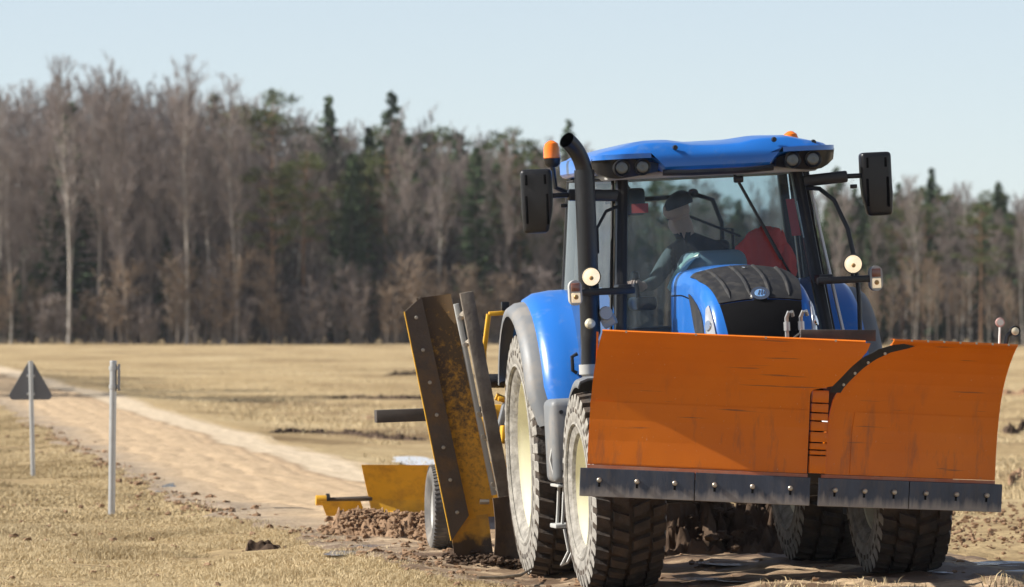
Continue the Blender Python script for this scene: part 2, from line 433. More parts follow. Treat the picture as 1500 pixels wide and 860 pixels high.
# ------------------------------------------------------------------ terrain height
_lat = nrng.random((128, 128))
def vnoise(x, y):
    x = np.asarray(x, float); y = np.asarray(y, float)
    xi = np.floor(x).astype(int); yi = np.floor(y).astype(int)
    fx = x - xi; fy = y - yi
    fx = fx * fx * (3 - 2 * fx); fy = fy * fy * (3 - 2 * fy)
    a = _lat[xi % 128, yi % 128]; b = _lat[(xi + 1) % 128, yi % 128]
    c = _lat[xi % 128, (yi + 1) % 128]; d = _lat[(xi + 1) % 128, (yi + 1) % 128]
    return (a * (1 - fx) + b * fx) * (1 - fy) + (c * (1 - fx) + d * fx) * fy - 0.5
RL_D = [30, 40, 50, 59.3, 69, 82.3, 110.8, 144, 206, 262, 330, 400, 520]
RL_X = [1.9, 1.0, -0.25, -1.71, -3.05, -4.42, -7.18, -10.2, -16.6, -23.0, -32, -43, -68]
RR_D = [30, 40, 50, 60, 70, 86, 96.8, 109.5, 125, 144, 169.6, 206, 262, 330, 400, 520]
RR_X = [8.2, 6.3, 4.6, 2.7, 0.8, -1.57, -2.5, -3.7, -5.05, -6.9, -9.1, -13.0, -18.3, -26.0, -35.5, -60]
def road_l(d): return np.interp(d, RL_D, RL_X)
def road_r(d): return np.interp(d, RR_D, RR_X)
TO = Vector((1.75, 50.0, -0.005)); TYAW = 7.6; TROLL = -2.8
def height(x, y, rough=True):
    x = np.asarray(x, float); y = np.asarray(y, float)
    z = 0.22 * vnoise(x / 42 + 3.1, y / 60 + 8.2) * np.clip((y - 190) / 120, 0, 1)
    dl = road_l(y) - x       # >0 : left of the road, on the verge
    dr = x - road_r(y)       # >0 : in the field right of the road
    z = z - 0.07 * np.clip(dl / 1.2, 0, 1) + 0.05 * np.clip((dl - 2.5) / 3, 0, 1)
    z = z - np.clip(dr / 2.0, 0, 1) * 0.10
    if rough:
        on = (dl < 0) & (dr < 0)
        amp = np.where(on, 0.03, np.clip(0.06 * 60 / np.maximum(y, 40), 0.02, 0.06))
        z = z + amp * vnoise(x / 0.9, y / 1.3) + amp * 0.5 * vnoise(x / 0.33 + 7, y / 0.4 + 2)
        # ploughed-in ridges of the far field
        z = z + np.where(dr > 1.5, (0.16 * vnoise(x / 16 + 5, y / 7.0 + 9) + 0.10 * vnoise(x / 9 + 15, y / 2.2 + 29)) * np.clip((dr - 1.5) / 6, 0, 1), 0)
        z = z + np.where(dl > 1.2, np.clip(0.06 * 60 / np.maximum(y, 40), 0.0, 0.06) * vnoise(x / 2.1 + 5, y / 2.6 + 9), 0)
        # wheel tracks of the tractor: the left wheels have sunk at the soft edge
    a = R(TYAW)
    lx = (x - TO.x) * math.cos(a) + (y - TO.y) * math.sin(a)
    ly = -(x - TO.x) * math.sin(a) + (y - TO.y) * math.cos(a)
    near = np.exp(-((np.clip(np.abs(ly - 1.4) - 2.2, 0, None)) / 1.2) ** 2) * np.exp(-((np.clip(np.abs(lx) - 1.4, 0, None)) / 0.5) ** 2)
    plane = -0.005 + 0.049 * np.clip(lx, -1.5, 1.5)
    z = z * (1 - near) + plane * near
    if rough:   # churned mud round the machine
        mud = np.clip((66 - y) / 8, 0, 1) * np.clip((y - 47) / 1.5, 0, 1) * np.clip(1 - dl / 0.5, 0, 1)
        z = z + mud * (0.03 * vnoise(x / 0.22 + 17, y / 0.3 + 5) + 0.03 * vnoise(x / 0.1 + 1, y / 0.12 + 3) + 0.025 * vnoise(x / 0.6 + 9, y / 1.8 + 31))
    return z
def hz(x, y): return float(height(np.array([x]), np.array([y]))[0])
# ------------------------------------------------------------------ ground and road
def ground_mat():
    m, nt, b = new_mat('dry_grass_ground')
    N, L = nt.nodes, nt.links
    tc = N.new('ShaderNodeTexCoord')
    def noise(scale, det, rough=0.6, mapping=None):
        n = N.new('ShaderNodeTexNoise'); n.inputs['Scale'].default_value = scale; n.inputs['Detail'].default_value = det; n.inputs['Roughness'].default_value = rough
        if mapping:
            mp = N.new('ShaderNodeMapping'); mp.inputs['Scale'].default_value = mapping
            L.new(tc.outputs['Object'], mp.inputs[0]); L.new(mp.outputs[0], n.inputs['Vector'])
        else: L.new(tc.outputs['Object'], n.inputs['Vector'])
        return n
    big = noise(0.16, 6, mapping=(1, 0.45, 1))
    cr = N.new('ShaderNodeValToRGB')
    e = cr.color_ramp.elements
    e[0].position = 0.34; e[0].color = (0.24, 0.175, 0.105, 1)
    e[1].position = 0.68; e[1].color = (0.55, 0.45, 0.29, 1)
    x = e.new(0.47); x.color = (0.45, 0.35, 0.21, 1)
    L.new(big.outputs[0], cr.inputs[0])
    fine = noise(5.0, 9, 0.75)
    cr2 = N.new('ShaderNodeValToRGB')
    e = cr2.color_ramp.elements
    e[0].position = 0.32; e[0].color = (0.50, 0.46, 0.40, 1)
    e[1].position = 0.62; e[1].color = (1.12, 1.08, 1.0, 1)
    L.new(fine.outputs[0], cr2.inputs[0])
    mu = N.new('ShaderNodeMix'); mu.data_type = 'RGBA'; mu.blend_type = 'MULTIPLY'; mu.inputs[0].default_value = 1.0
    L.new(cr.outputs[0], mu.inputs[6]); L.new(cr2.outputs[0], mu.inputs[7])
    soil = noise(0.55, 8, 0.72, mapping=(1, 0.6, 1))
    rs = N.new('ShaderNodeMapRange'); rs.inputs['From Min'].default_value = 0.61; rs.inputs['From Max'].default_value = 0.68; rs.inputs['To Max'].default_value = 0.8
    L.new(soil.outputs[0], rs.inputs[0])
    m2 = N.new('ShaderNodeMix'); m2.data_type = 'RGBA'; m2.inputs[7].default_value = (0.13, 0.085, 0.05, 1)
    L.new(rs.outputs[0], m2.inputs[0]); L.new(mu.outputs[2], m2.inputs[6])
    L.new(m2.outputs[2], b.inputs['Base Color'])
    b.inputs['Roughness'].default_value = 1.0; b.inputs['Specular IOR Level'].default_value = 0.05
    bp = N.new('ShaderNodeBump'); bp.inputs['Strength'].default_value = 0.9; bp.inputs['Distance'].default_value = 0.06
    L.new(fine.outputs[0], bp.inputs['Height']); L.new(bp.outputs[0], b.inputs['Normal'])
    return m
def road_mat():
    m, nt, b = new_mat('tan_dirt_road')
    N, L = nt.nodes, nt.links
    tc = N.new('ShaderNodeTexCoord')
    uv = tc.outputs['UV']; ob = tc.outputs['Object']
    def noise(src, scale, det, rough=0.6, mapping=None):
        n = N.new('ShaderNodeTexNoise'); n.inputs['Scale'].default_value = scale; n.inputs['Detail'].default_value = det; n.inputs['Roughness'].default_value = rough
        if mapping:
            mp = N.new('ShaderNodeMapping'); mp.inputs['Scale'].default_value = mapping
            L.new(src, mp.inputs[0]); L.new(mp.outputs[0], n.inputs['Vector'])
        else: L.new(src, n.inputs['Vector'])
        return n
    sx = N.new('ShaderNodeSeparateXYZ'); L.new(uv, sx.inputs[0])
    wob = noise(ob, 0.25, 5)
    ad = N.new('ShaderNodeMath'); ad.operation = 'MULTIPLY_ADD'; ad.inputs[1].default_value = 0.07
    L.new(wob.outputs[0], ad.inputs[0]); L.new(sx.outputs[0], ad.inputs[2])
    cr = N.new('ShaderNodeValToRGB')      # wet edge, graded clay, furrow line, pale beaten track
    e = cr.color_ramp.elements
    e[0].position = 0.0; e[0].color = (0.25, 0.20, 0.16, 1)
    e[1].position = 1.0; e[1].color = (0.54, 0.43, 0.28, 1)
    for p, c in ((0.10, (0.44, 0.36, 0.27, 1)), (0.24, (0.575, 0.445, 0.30, 1)), (0.52, (0.585, 0.45, 0.30, 1)), (0.70, (0.55, 0.42, 0.28, 1)), (0.735, (0.40, 0.30, 0.20, 1)), (0.775, (0.66, 0.56, 0.42, 1)), (0.93, (0.68, 0.58, 0.44, 1))):
        x = e.new(p); x.color = c
    L.new(ad.outputs[0], cr.inputs[0])
    st = noise(uv, 1.0, 7, 0.7, mapping=(22, 0.35, 1))
    cr2 = N.new('ShaderNodeValToRGB'); e = cr2.color_ramp.elements
    e[0].position = 0.34; e[0].color = (0.74, 0.71, 0.67, 1); e[1].position = 0.62; e[1].color = (1.08, 1.06, 1.03, 1)
    L.new(st.outputs[0], cr2.inputs[0])
    mu = N.new('ShaderNodeMix'); mu.data_type = 'RGBA'; mu.blend_type = 'MULTIPLY'; mu.inputs[0].default_value = 0.8
    L.new(cr.outputs[0], mu.inputs[6]); L.new(cr2.outputs[0], mu.inputs[7])
    fine = noise(ob, 9.0, 9, 0.78)
    cr3 = N.new('ShaderNodeValToRGB'); e = cr3.color_ramp.elements
    e[0].position = 0.36; e[0].color = (0.66, 0.62, 0.58, 1); e[1].position = 0.58; e[1].color = (1.06, 1.05, 1.04, 1)
    L.new(fine.outputs[0], cr3.inputs[0])
    m3 = N.new('ShaderNodeMix'); m3.data_type = 'RGBA'; m3.blend_type = 'MULTIPLY'; m3.inputs[0].default_value = 1
    L.new(mu.outputs[2], m3.inputs[6]); L.new(cr3.outputs[0], m3.inputs[7])
    # churned wet mud with thaw-water film close to the tractor
    wet = noise(ob, 0.9, 7, 0.7, mapping=(0.7, 1.0, 1))
    sy = N.new('ShaderNodeSeparateXYZ'); L.new(ob, sy.inputs[0])
    yr = N.new('ShaderNodeMapRange'); yr.inputs['From Min'].default_value = 66; yr.inputs['From Max'].default_value = 56
    L.new(sy.outputs[1], yr.inputs[0])
    wr = N.new('ShaderNodeMapRange'); wr.inputs['From Min'].default_value = 0.40; wr.inputs['From Max'].default_value = 0.54
    L.new(wet.outputs[0], wr.inputs[0])
    wm = N.new('ShaderNodeMath'); wm.operation = 'MULTIPLY'; L.new(yr.outputs[0], wm.inputs[0]); L.new(wr.outputs[0], wm.inputs[1])
    m4 = N.new('ShaderNodeMix'); m4.data_type = 'RGBA'; m4.inputs[7].default_value = (0.165, 0.108, 0.068, 1)
    L.new(wm.outputs[0], m4.inputs[0]); L.new(m3.outputs[2], m4.inputs[6])
    L.new(m4.outputs[2], b.inputs['Base Color'])
    rr = N.new('ShaderNodeMapRange'); rr.inputs['To Min'].default_value = 0.95; rr.inputs['To Max'].default_value = 0.5
    L.new(wm.outputs[0], rr.inputs[0]); L.new(rr.outputs[0], b.inputs['Roughness'])
    b.inputs['Specular IOR Level'].default_value = 0.2
    bp = N.new('ShaderNodeBump'); bp.inputs['Strength'].default_value = 0.8; bp.inputs['Distance'].default_value = 0.035
    L.new(fine.outputs[0], bp.inputs['Height']); L.new(bp.outputs[0], b.inputs['Normal'])
    return m
M['ground'] = ground_mat()
M['road'] = road_mat()

def np_mesh(name, verts, quads, mats, smooth=True, uv=None, attr=None):
    me = bpy.data.meshes.new(name)
    verts = np.asarray(verts, np.float32); quads = np.asarray(quads, np.int32)
    k = quads.shape[1]
    me.vertices.add(len(verts)); me.vertices.foreach_set('co', verts.ravel())
    me.loops.add(quads.size); me.loops.foreach_set('vertex_index', quads.ravel())
    me.polygons.add(len(quads))
    me.polygons.foreach_set('loop_start', np.arange(0, quads.size, k, dtype=np.int32))
    me.polygons.foreach_set('use_smooth', np.full(len(quads), smooth))
    if uv is not None:
        l = me.uv_layers.new(name='UVMap'); l.data.foreach_set('uv', np.asarray(uv, np.float32)[quads.ravel()].ravel())
    if attr is not None:
        a = me.attributes.new('tint', 'FLOAT', 'POINT'); a.data.foreach_set('value', np.asarray(attr, np.float32))
    for mm in (mats if isinstance(mats, (list, tuple)) else [mats]): me.materials.append(mm)
    me.update(calc_edges=True)
    o = bpy.data.objects.new(name, me); COL.objects.link(o)
    return o
def grid_quads(nr, nc):
    i, j = np.meshgrid(np.arange(nr - 1), np.arange(nc - 1), indexing='ij')
    a = (i * nc + j).ravel()
    return np.stack([a, a + 1, a + nc + 1, a + nc], 1)

rows = list(np.linspace(-60, 20, 9)) + list(np.arange(24, 44, 1.0)) + list(np.arange(44, 76, 0.11))
d = rows[-1]
while d < 620: d *= 1.0085; rows.append(d)
while d < 2000: d *= 1.12; rows.append(d)
rows = np.array(rows)
uu = np.linspace(-0.092, 0.092, 150)
ext = 0.092 * 1.28 ** np.arange(1, 9)
uu = np.concatenate([-ext[::-1], uu, ext])
DD, UU = np.meshgrid(rows, uu, indexing='ij')
XX = UU * np.maximum(DD, 36.0)
ZZ = height(XX, DD)
inside = (XX > road_l(DD) + 0.15) & (XX < road_r(DD) - 0.15) & (DD > 32) & (DD < 500)
ZZ = np.where(inside, ZZ - 0.05, ZZ)
g = np_mesh('ground', np.stack([XX, DD, ZZ], -1).reshape(-1, 3), grid_quads(len(rows), len(uu)), M['ground'])
tag(g, 'dry straw-coloured spring field and grass verge', kind='structure')

rd = [d for d in rows if 32 < d < 500]
rd = np.array(rd)
cs = np.linspace(0, 1, 70)
xl = road_l(rd) + 0.45 * vnoise(rd / 1.7, rd * 0) + 0.2 * vnoise(rd / 0.5, rd * 0 + 4)
xr = road_r(rd) + 0.35 * vnoise(rd / 7.0, rd * 0 + 9)
RX = xl[:, None] + (xr - xl)[:, None] * cs[None]
RY = np.repeat(rd[:, None], len(cs), 1)
RZ = height(RX, RY) + 0.012
# wheel furrow beside the beaten track
RZ = RZ - 0.02 * np.exp(-((cs[None] - 0.66) / 0.02) ** 2)
for c_, w_, a_ in ((0.22, 0.02, 0.022), (0.34, 0.015, 0.012), (0.47, 0.02, 0.016), (0.58, 0.012, 0.010)):    # wheel ruts
    RZ = RZ - a_ * np.exp(-((cs[None] - c_ - 0.03 * vnoise(RY / 14, RY * 0 + c_ * 40)) / w_) ** 2) * (0.8 + 0.6 * vnoise(RY / 9, RY * 0 + c_ * 9))
RZ = RZ + 0.005 * vnoise(np.repeat(cs[None], len(rd), 0) * 26, RY / 9)
RZ[:, 0] -= 0.03; RZ[:, -1] -= 0.03
ruv = np.stack([np.repeat(cs[None], len(rd), 0), RY], -1).reshape(-1, 2)
ro = np_mesh('road', np.stack([RX, RY, RZ], -1).reshape(-1, 3), grid_quads(len(rd), len(cs)), M['road'], uv=ruv)
tag(ro, 'tan unpaved dirt road being graded in spring', kind='structure')

# ------------------------------------------------------------------ puddles
pm, pnt, pb = new_mat('thaw_water')
pb.inputs['Base Color'].default_value = (0.10, 0.085, 0.07, 1)
pb.inputs['Roughness'].default_value = 0.06
pb.inputs['IOR'].default_value = 1.33
pb.inputs['Specular IOR Level'].default_value = 0.9
pn = pnt.nodes.new('ShaderNodeTexNoise'); pn.inputs['Scale'].default_value = 14
pbm = pnt.nodes.new('ShaderNodeBump'); pbm.inputs['Strength'].default_value = 0.5; pbm.inputs['Distance'].default_value = 0.05
pnt.links.new(pn.outputs[0], pbm.inputs['Height']); pnt.links.new(pbm.outputs[0], pb.inputs['Normal'])
M['water'] = pm
M['ice'] = mat('wet_snow_ice', (0.55, 0.58, 0.62), 0.4, var=0.2, vscale=9, dust=(0.42, 0.36, 0.30), dust_amt=0.3, dust_scale=6, bump=0.3)
def puddle(cx, cy, rx, ry, seed, lift=0.03, name='puddle', m='water'):
    rr = random.Random(seed); n = 40
    ph = [rr.uniform(0, 6.28) for _ in range(4)]
    pts = []
    for k in range(n):
        t = 2 * math.pi * k / n
        q = 1 + 0.28 * math.sin(2 * t + ph[0]) + 0.18 * math.sin(3 * t + ph[1]) + 0.12 * math.sin(5 * t + ph[2]) + 0.08 * math.sin(8 * t + ph[3])
        pts.append((cx + rx * q * math.cos(t), cy + ry * q * math.sin(t)))
    z = np.median([hz(*p) for p in pts]) + lift
    mb = MB(); mb.add([(p[0], p[1], z) for p in pts], [tuple(range(n))], smooth=False)
    o = mb.build(name, M[m])
    return tag(o, kind='structure')
for i, (px, py, rx, ry) in enumerate([(620, 676, 0.42, 2.6), (515, 812, 0.16, 0.9), (1100, 829, 0.45, 0.5), (1085, 849, 0.5, 0.35), (1415, 834, 0.25, 0.35), (1465, 850, 0.45, 0.35), (1450, 828, 0.35, 0.5), (590, 800, 0.35, 0.5), (245, 715, 0.10, 1.6), (560, 790, 0.2, 0.35)]):
    dd = 1.84 * 10416.7 / (py - 467)
    puddle((px - 750) / 10416.7 * dd, dd, rx, ry, 50 + i, 0.05 if i == 0 else 0.012, *(('snow_patch', 'ice') if i in (0, 5, 6) else ('puddle', 'water')))
# ------------------------------------------------------------------ tractor
TR = empty('tractor', TO, (0, R(TROLL), R(TYAW)))
tag(TR, 'blue farm tractor with glazed cab and muddy tyres on the dirt road', 'tractor')

def make_wheel(name, parent, pos, Rr, w, rimR, nl, side, steer=0.0):
    """side -1: outer face towards -x.  tyre > mesh of carcass + tread blocks"""
    hub = MB()
    so = side
    # dished wheel disc
    dish = [(so * 0.02, 0.0), (so * 0.02, 0.10), (so * 0.10, 0.13), (so * 0.11, 0.19), (so * 0.0, 0.26), (so * -0.04, rimR * 0.70), (so * 0.0, rimR * 0.90), (so * 0.02, rimR * 0.95)]
    hub.lathe(dish, n=48)
    wo = hub.build('wheel', M['rim'], parent)
    wo.location = pos; wo.rotation_euler = (0, 0, R(steer))
    hb = MB()
    hb.lathe([(so * 0.10, 0.0), (so * 0.17, 0.0001), (so * 0.17, 0.09), (so * 0.10, 0.115)], n=24)
    for k in range(8):
        a = 2 * math.pi * k / 8
        c = (so * 0.105, 0.16 * math.cos(a), 0.16 * math.sin(a))
        hb.tube([c, (c[0] + so * 0.04, c[1], c[2])], 0.018, 6)
    hb.build('hub', M['rim'], wo)
    rm = MB()
    hw = w * 0.36
    rm.lathe([(so * hw * 1.06, rimR * 1.05), (so * hw * 1.08, rimR * 1.0), (so * hw * 0.96, rimR * 0.985), (so * hw * 0.72, rimR * 0.93), (so * hw * 0.2, rimR * 0.90), (-so * hw * 0.6, rimR * 0.90), (-so * hw * 0.96, rimR * 0.97), (-so * hw * 1.06, rimR * 1.05)], n=56)
    rm.build('rim', M['rim'], wo)
    t = MB()
    h = 0.045
    W = w / 2
    Rc = Rr - h
    prof = [(-0.72 * W, rimR * 1.0), (-0.86 * W, rimR * 1.06), (-0.97 * W, rimR + (Rc - rimR) * 0.35), (-1.0 * W, rimR + (Rc - rimR) * 0.55), (-0.97 * W, rimR + (Rc - rimR) * 0.78), (-0.90 * W, Rc * 0.975), (-0.78 * W, Rc * 0.992), (-0.4 * W, Rc * 1.0), (0, Rc * 1.002),
            (0.4 * W, Rc * 1.0), (0.78 * W, Rc * 0.992), (0.90 * W, Rc * 0.975), (0.97 * W, rimR + (Rc - rimR) * 0.78), (1.0 * W, rimR + (Rc - rimR) * 0.55), (0.97 * W, rimR + (Rc - rimR) * 0.35), (0.86 * W, rimR * 1.06), (0.72 * W, rimR * 1.0)]
    t.lathe(prof, n=72, mfun=lambda i: 1 if 4 <= i <= 11 else 0)
    # raised ring and embossed ribs on the sidewall
    for sg in (-1, 1):
        t.lathe([(sg * 0.955 * W, rimR + (Rc - rimR) * 0.28), (sg * 1.005 * W, rimR + (Rc - rimR) * 0.32), (sg * 0.985 * W, rimR + (Rc - rimR) * 0.38)], n=64, m=0)
    def rad(x): return Rc * (1.002 - 0.012 * (abs(x) / (0.8 * W)) ** 2)
    def block(x0, x1, a0, da, skew, m=1):
        ins = 0.10
        vs = []
        for top in (0, 1):
            for (xx, aa) in ((x0, a0), (x1, a0 + skew), (x1, a0 + skew + da), (x0, a0 + da)):
                cx = (x0 + x1) / 2; ca = a0 + skew / 2 + da / 2
                if top: xx = lerp(xx, cx, ins * 0.6); aa = lerp(aa, ca, ins)
                r = rad(xx) - 0.01 if not top else rad(xx) + h * (0.86 + 0.14 * rng.random())
                vs.append((xx, r * math.cos(aa), r * math.sin(aa)))
        t.add(vs, [(4, 5, 6, 7), (0, 1, 5, 4), (1, 2, 6, 5), (2, 3, 7, 6), (3, 0, 4, 7)], smooth=False, m=m)
    st = 2 * math.pi / nl
    for k in range(nl):
        a = k * st
        block(-0.50 * W, -0.05 * W, a, st * 0.60, st * 0.35)
        block(0.05 * W, 0.50 * W, a + st * 0.5 + st * 0.35, st * 0.60, -st * 0.35)
        # shoulder lugs run down the side
        for sg in (-1, 1):
            off = a + (0.25 if sg < 0 else 0.75) * st
            vs = []
            for (xx, r0, r1) in ((0.58, rad(0.58 * W) - 0.01, rad(0.58 * W) + h), (0.93, Rc * 0.965, rad(0.9 * W) + h * 0.75), (0.995, Rc * 0.85, Rc * 0.90)):
                for (r, da) in ((r0, 0.0), (r0, 0.62), (r1, 0.56), (r1, 0.06)):
                    aa = off + st * (da + (0.93 - xx) * 0.5)
                    vs.append((sg * xx * W, r * math.cos(aa), r * math.sin(aa)))
            fs = []
            for q in range(2):
                b = q * 4
                for e in range(4):
                    fs.append((b + e, b + (e + 1) % 4, b + 4 + (e + 1) % 4, b + 4 + e))
            fs += [(0, 1, 2, 3), (8, 9, 10, 11)]
            base = len(t.f)
            t.add(vs, fs, smooth=False, m=1)
            if True:
                for q in range(4, 8): t.m[base + q] = 0 if True else 1
    ty = t.build('tyre', [M['rubber_side'], M['rubber_tread']], wo, angle=28)
    return wo
WB = 2.75
RF, RRr = 0.70, 0.905
for sx in (-1, 1):
    make_wheel('front', TR, (sx * 1.01, 0, RF), RF, 0.53, 0.385, 34, sx, 1.5)
    make_wheel('rear', TR, (sx * 0.985, WB, RRr), RRr, 0.64, 0.56, 40, sx)

# --- running gear
c = MB()
c.box((0, 0.9, 0.98), (0.46, 3.6, 0.46), bevel=0.05)
c.box((0, WB, 0.95), (0.8, 0.7, 0.6), bevel=0.08)
c.tube([(-0.95, WB, 0.905), (0.95, WB, 0.905)], 0.14, 16)
c.box((0, -0.95, 0.95), (0.6, 0.6, 0.5), bevel=0.04)
c.build('chassis', M['black'], TR)
c = MB()
c.beam((-0.85, 0, 0.68), (0.85, 0, 0.68), 0.22, 0.2, 0.03)
c.tube([(-0.86, 0.0, RF), (-1.0, 0, RF)], 0.17, 16); c.tube([(0.86, 0, RF), (1.0, 0, RF)], 0.17, 16)
c.build('front_axle', M['black'], TR)

# --- bonnet: sections fan round the nose.  u across (-1..1), v from the cab (0) to the bottom of the nose (1)
def hood_c(v):
    vs = [0.0, 0.25, 0.45, 0.60, 0.70, 0.80, 0.90, 1.0]
    ys = [1.22, 0.62, 0.10, -0.30, -0.52, -0.66, -0.74, -0.78]
    zs = [2.235, 2.235, 2.20, 2.125, 2.03, 1.88, 1.65, 1.25]
    return interp(v, vs, ys), interp(v, vs, zs)
def hood_pt(u, v, off=0.0):
    # smooth the centre line by averaging
    y = z = 0
    for dv in (-0.04, -0.02, 0, 0.02, 0.04):
        a, b = hood_c(min(1, max(0, v + dv))); y += a / 5; z += b / 5
    wdt = interp(v, [0, 0.3, 0.6, 0.8, 1.0], [0.365, 0.375, 0.395, 0.395, 0.38]) + off
    tilt = R(interp(v, [0, 0.45, 0.6, 0.75, 0.9, 1.0], [0, 6, 18, 45, 78, 88]))
    depth = interp(v, [0, 0.5, 0.7, 0.85, 1], [0.95, 0.85, 0.62, 0.55, 0.5]) + off
    s = abs(u); sg = 1 if u >= 0 else -1
    # rounded-shoulder section: top, shoulder, side
    if s < 0.5:
        k = s / 0.5
        x = 0.74 * wdt * k; dn = 0.035 * k ** 2
    elif s < 0.72:
        k = (s - 0.5) / 0.22; a = k * math.pi / 2
        x = 0.74 * wdt + 0.23 * wdt * math.sin(a); dn = 0.035 + 0.13 * (1 - math.cos(a))
    else:
        k = (s - 0.72) / 0.28
        x = 0.97 * wdt + 0.05 * wdt * math.sin(min(1, k * 1.3) * math.pi / 2); dn = 0.165 + (depth - 0.165) * k
    dn -= off * max(0, 1 - max(0, s - 0.5) / 0.25)
    return Vector((sg * x, y + dn * math.sin(tilt), z - dn * math.cos(tilt)))
def hood_patch(u0, u1, v0, v1, off, nu, nv, name, m, parent, thick=0.02, smooth=True):
    pts = []
    for i in range(nv + 1):
        v = lerp(v0, v1, i / nv)
        a = u0(v) if callable(u0) else u0; b = u1(v) if callable(u1) else u1
        pts.append([hood_pt(lerp(a, b, j / nu), v, off) for j in range(nu + 1)])
    def o(i, j):
        v = lerp(v0, v1, i / nv)
        a = u0(v) if callable(u0) else u0; b = u1(v) if callable(u1) else u1
        q = hood_pt(lerp(a, b, j / nu), v, off - thick)
        return q - pts[i][j]
    mb = MB(); mb.shell(pts, o, smooth=smooth)
    return mb.build(name, m, parent)
pts = [[hood_pt(-1 + 2 * j / 60, i / 48) for j in range(61)] for i in range(49)]
mb = MB(); mb.grid(pts)
hood = mb.build('hood', M['blue'], TR, angle=50)
gw = lambda v: interp(v, [0.34, 0.5, 0.7, 0.86, 1], [0.60, 0.58, 0.50, 0.44, 0.42])
vent = hood_patch(lambda v: -gw(v), lambda v: gw(v), 0.36, 0.73, 0.012, 30, 16, 'vent_panel', M['black_dusty'], hood)
gri = hood_patch(lambda v: -gw(v), lambda v: gw(v), 0.735, 0.99, 0.006, 24, 14, 'grille', M['black_mesh'], hood)
for uo in (-0.42, -0.14, 0.14, 0.42):                        # raised ridges of the vent panel
    mb = MB()
    mb.tube([hood_pt(uo * lerp(1.0, 0.82, i / 10), lerp(0.39, 0.715, i / 10), 0.014) for i in range(11)], [0.004] + [0.014] * 9 + [0.004], 8)
    mb.build('vent_ridge', M['black_dusty'], hood)
for sg in (-1, 1):
    a = lambda v, sg=sg: sg * interp(v, [0.70, 0.80, 0.95], [0.60, 0.58, 0.565])
    b = lambda v, sg=sg: sg * interp(v, [0.70, 0.80, 0.95], [0.63, 0.715, 0.73])
    hl = hood_patch(a, b, 0.715, 0.93, 0.010, 8, 12, 'headlight', M['headlight'], hood)
    p = hood_pt(sg * 0.645, 0.80, 0.012); q = hood_pt(sg * 0.645, 0.80, 0.03)
    mb = MB(); nrm = (q - p).normalized()
    mb.tube([p - nrm * 0.01, p + nrm * 0.006], 0.036, 18)
    mb.build('lamp_bowl', M['chrome'], hl)
    # dark slot in the bonnet side
    a = lambda v, sg=sg: sg * interp(v, [0.40, 0.55, 0.66, 0.80, 0.90], [0.722, 0.728, 0.735, 0.765, 0.79])
    b = lambda v, sg=sg: sg * interp(v, [0.40, 0.55, 0.66, 0.80, 0.90], [0.728, 0.81, 0.86, 0.90, 0.92])
    hood_patch(a, b, 0.40, 0.88, 0.008, 6, 16, 'side_vent', M['black_dusty'], hood)
# maker's badge: chrome oval ring with a blue leaf
bp_ = hood_pt(0.0, 0.715, 0.02); bn = (hood_pt(0, 0.715, 0.05) - bp_); bn = Vector((0, -0.80, 0.60))
bq = bn.to_track_quat('Z', 'Y').to_matrix()
def oval(rx, ry, z0, z1, n=28):
    vs = []
    for z, k in ((z0, 1.0), (z1, 0.92)):
        for i in range(n):
            t = 2 * math.pi * i / n
            vs.append(bp_ + bq @ Vector((rx * k * math.cos(t), ry * k * math.sin(t), z)))
    fs = [(i, (i + 1) % n, n + (i + 1) % n, n + i) for i in range(n)] + [tuple(range(n, 2 * n))]
    return vs, fs
mb = MB(); mb.add(*oval(0.072, 0.06, -0.02, 0.012))
badge = mb.build('badge', M['chrome'], hood)
mb = MB(); mb.add(*oval(0.042, 0.034, 0.0, 0.016)); em = mb.build('badge_face', M['emblem'], badge)
mb = MB()
for (x0, y0, x1, y1) in ((-0.022, -0.02, -0.004, 0.022), (0.0, -0.022, 0.014, 0.024), (0.018, -0.016, 0.030, 0.014)):
    for k in range(1):
        pts_ = [(x0, y0), (x0 + 0.010, y0), (x1 + 0.007, y1), (x1 - 0.002, y1)]
        mb.add([bp_ + bq @ Vector((a, b, 0.0185)) for a, b in pts_], [(0, 1, 2, 3)], smooth=False)
mb.build('leaf_mark', M['chrome'], badge)
mb = MB(); p = hood_pt(-0.02, 0.47, 0.02)
mb.box(p, (0.02, 0.05, 0.02), bevel=0.005); mb.build('hood_latch', M['chrome'], hood)

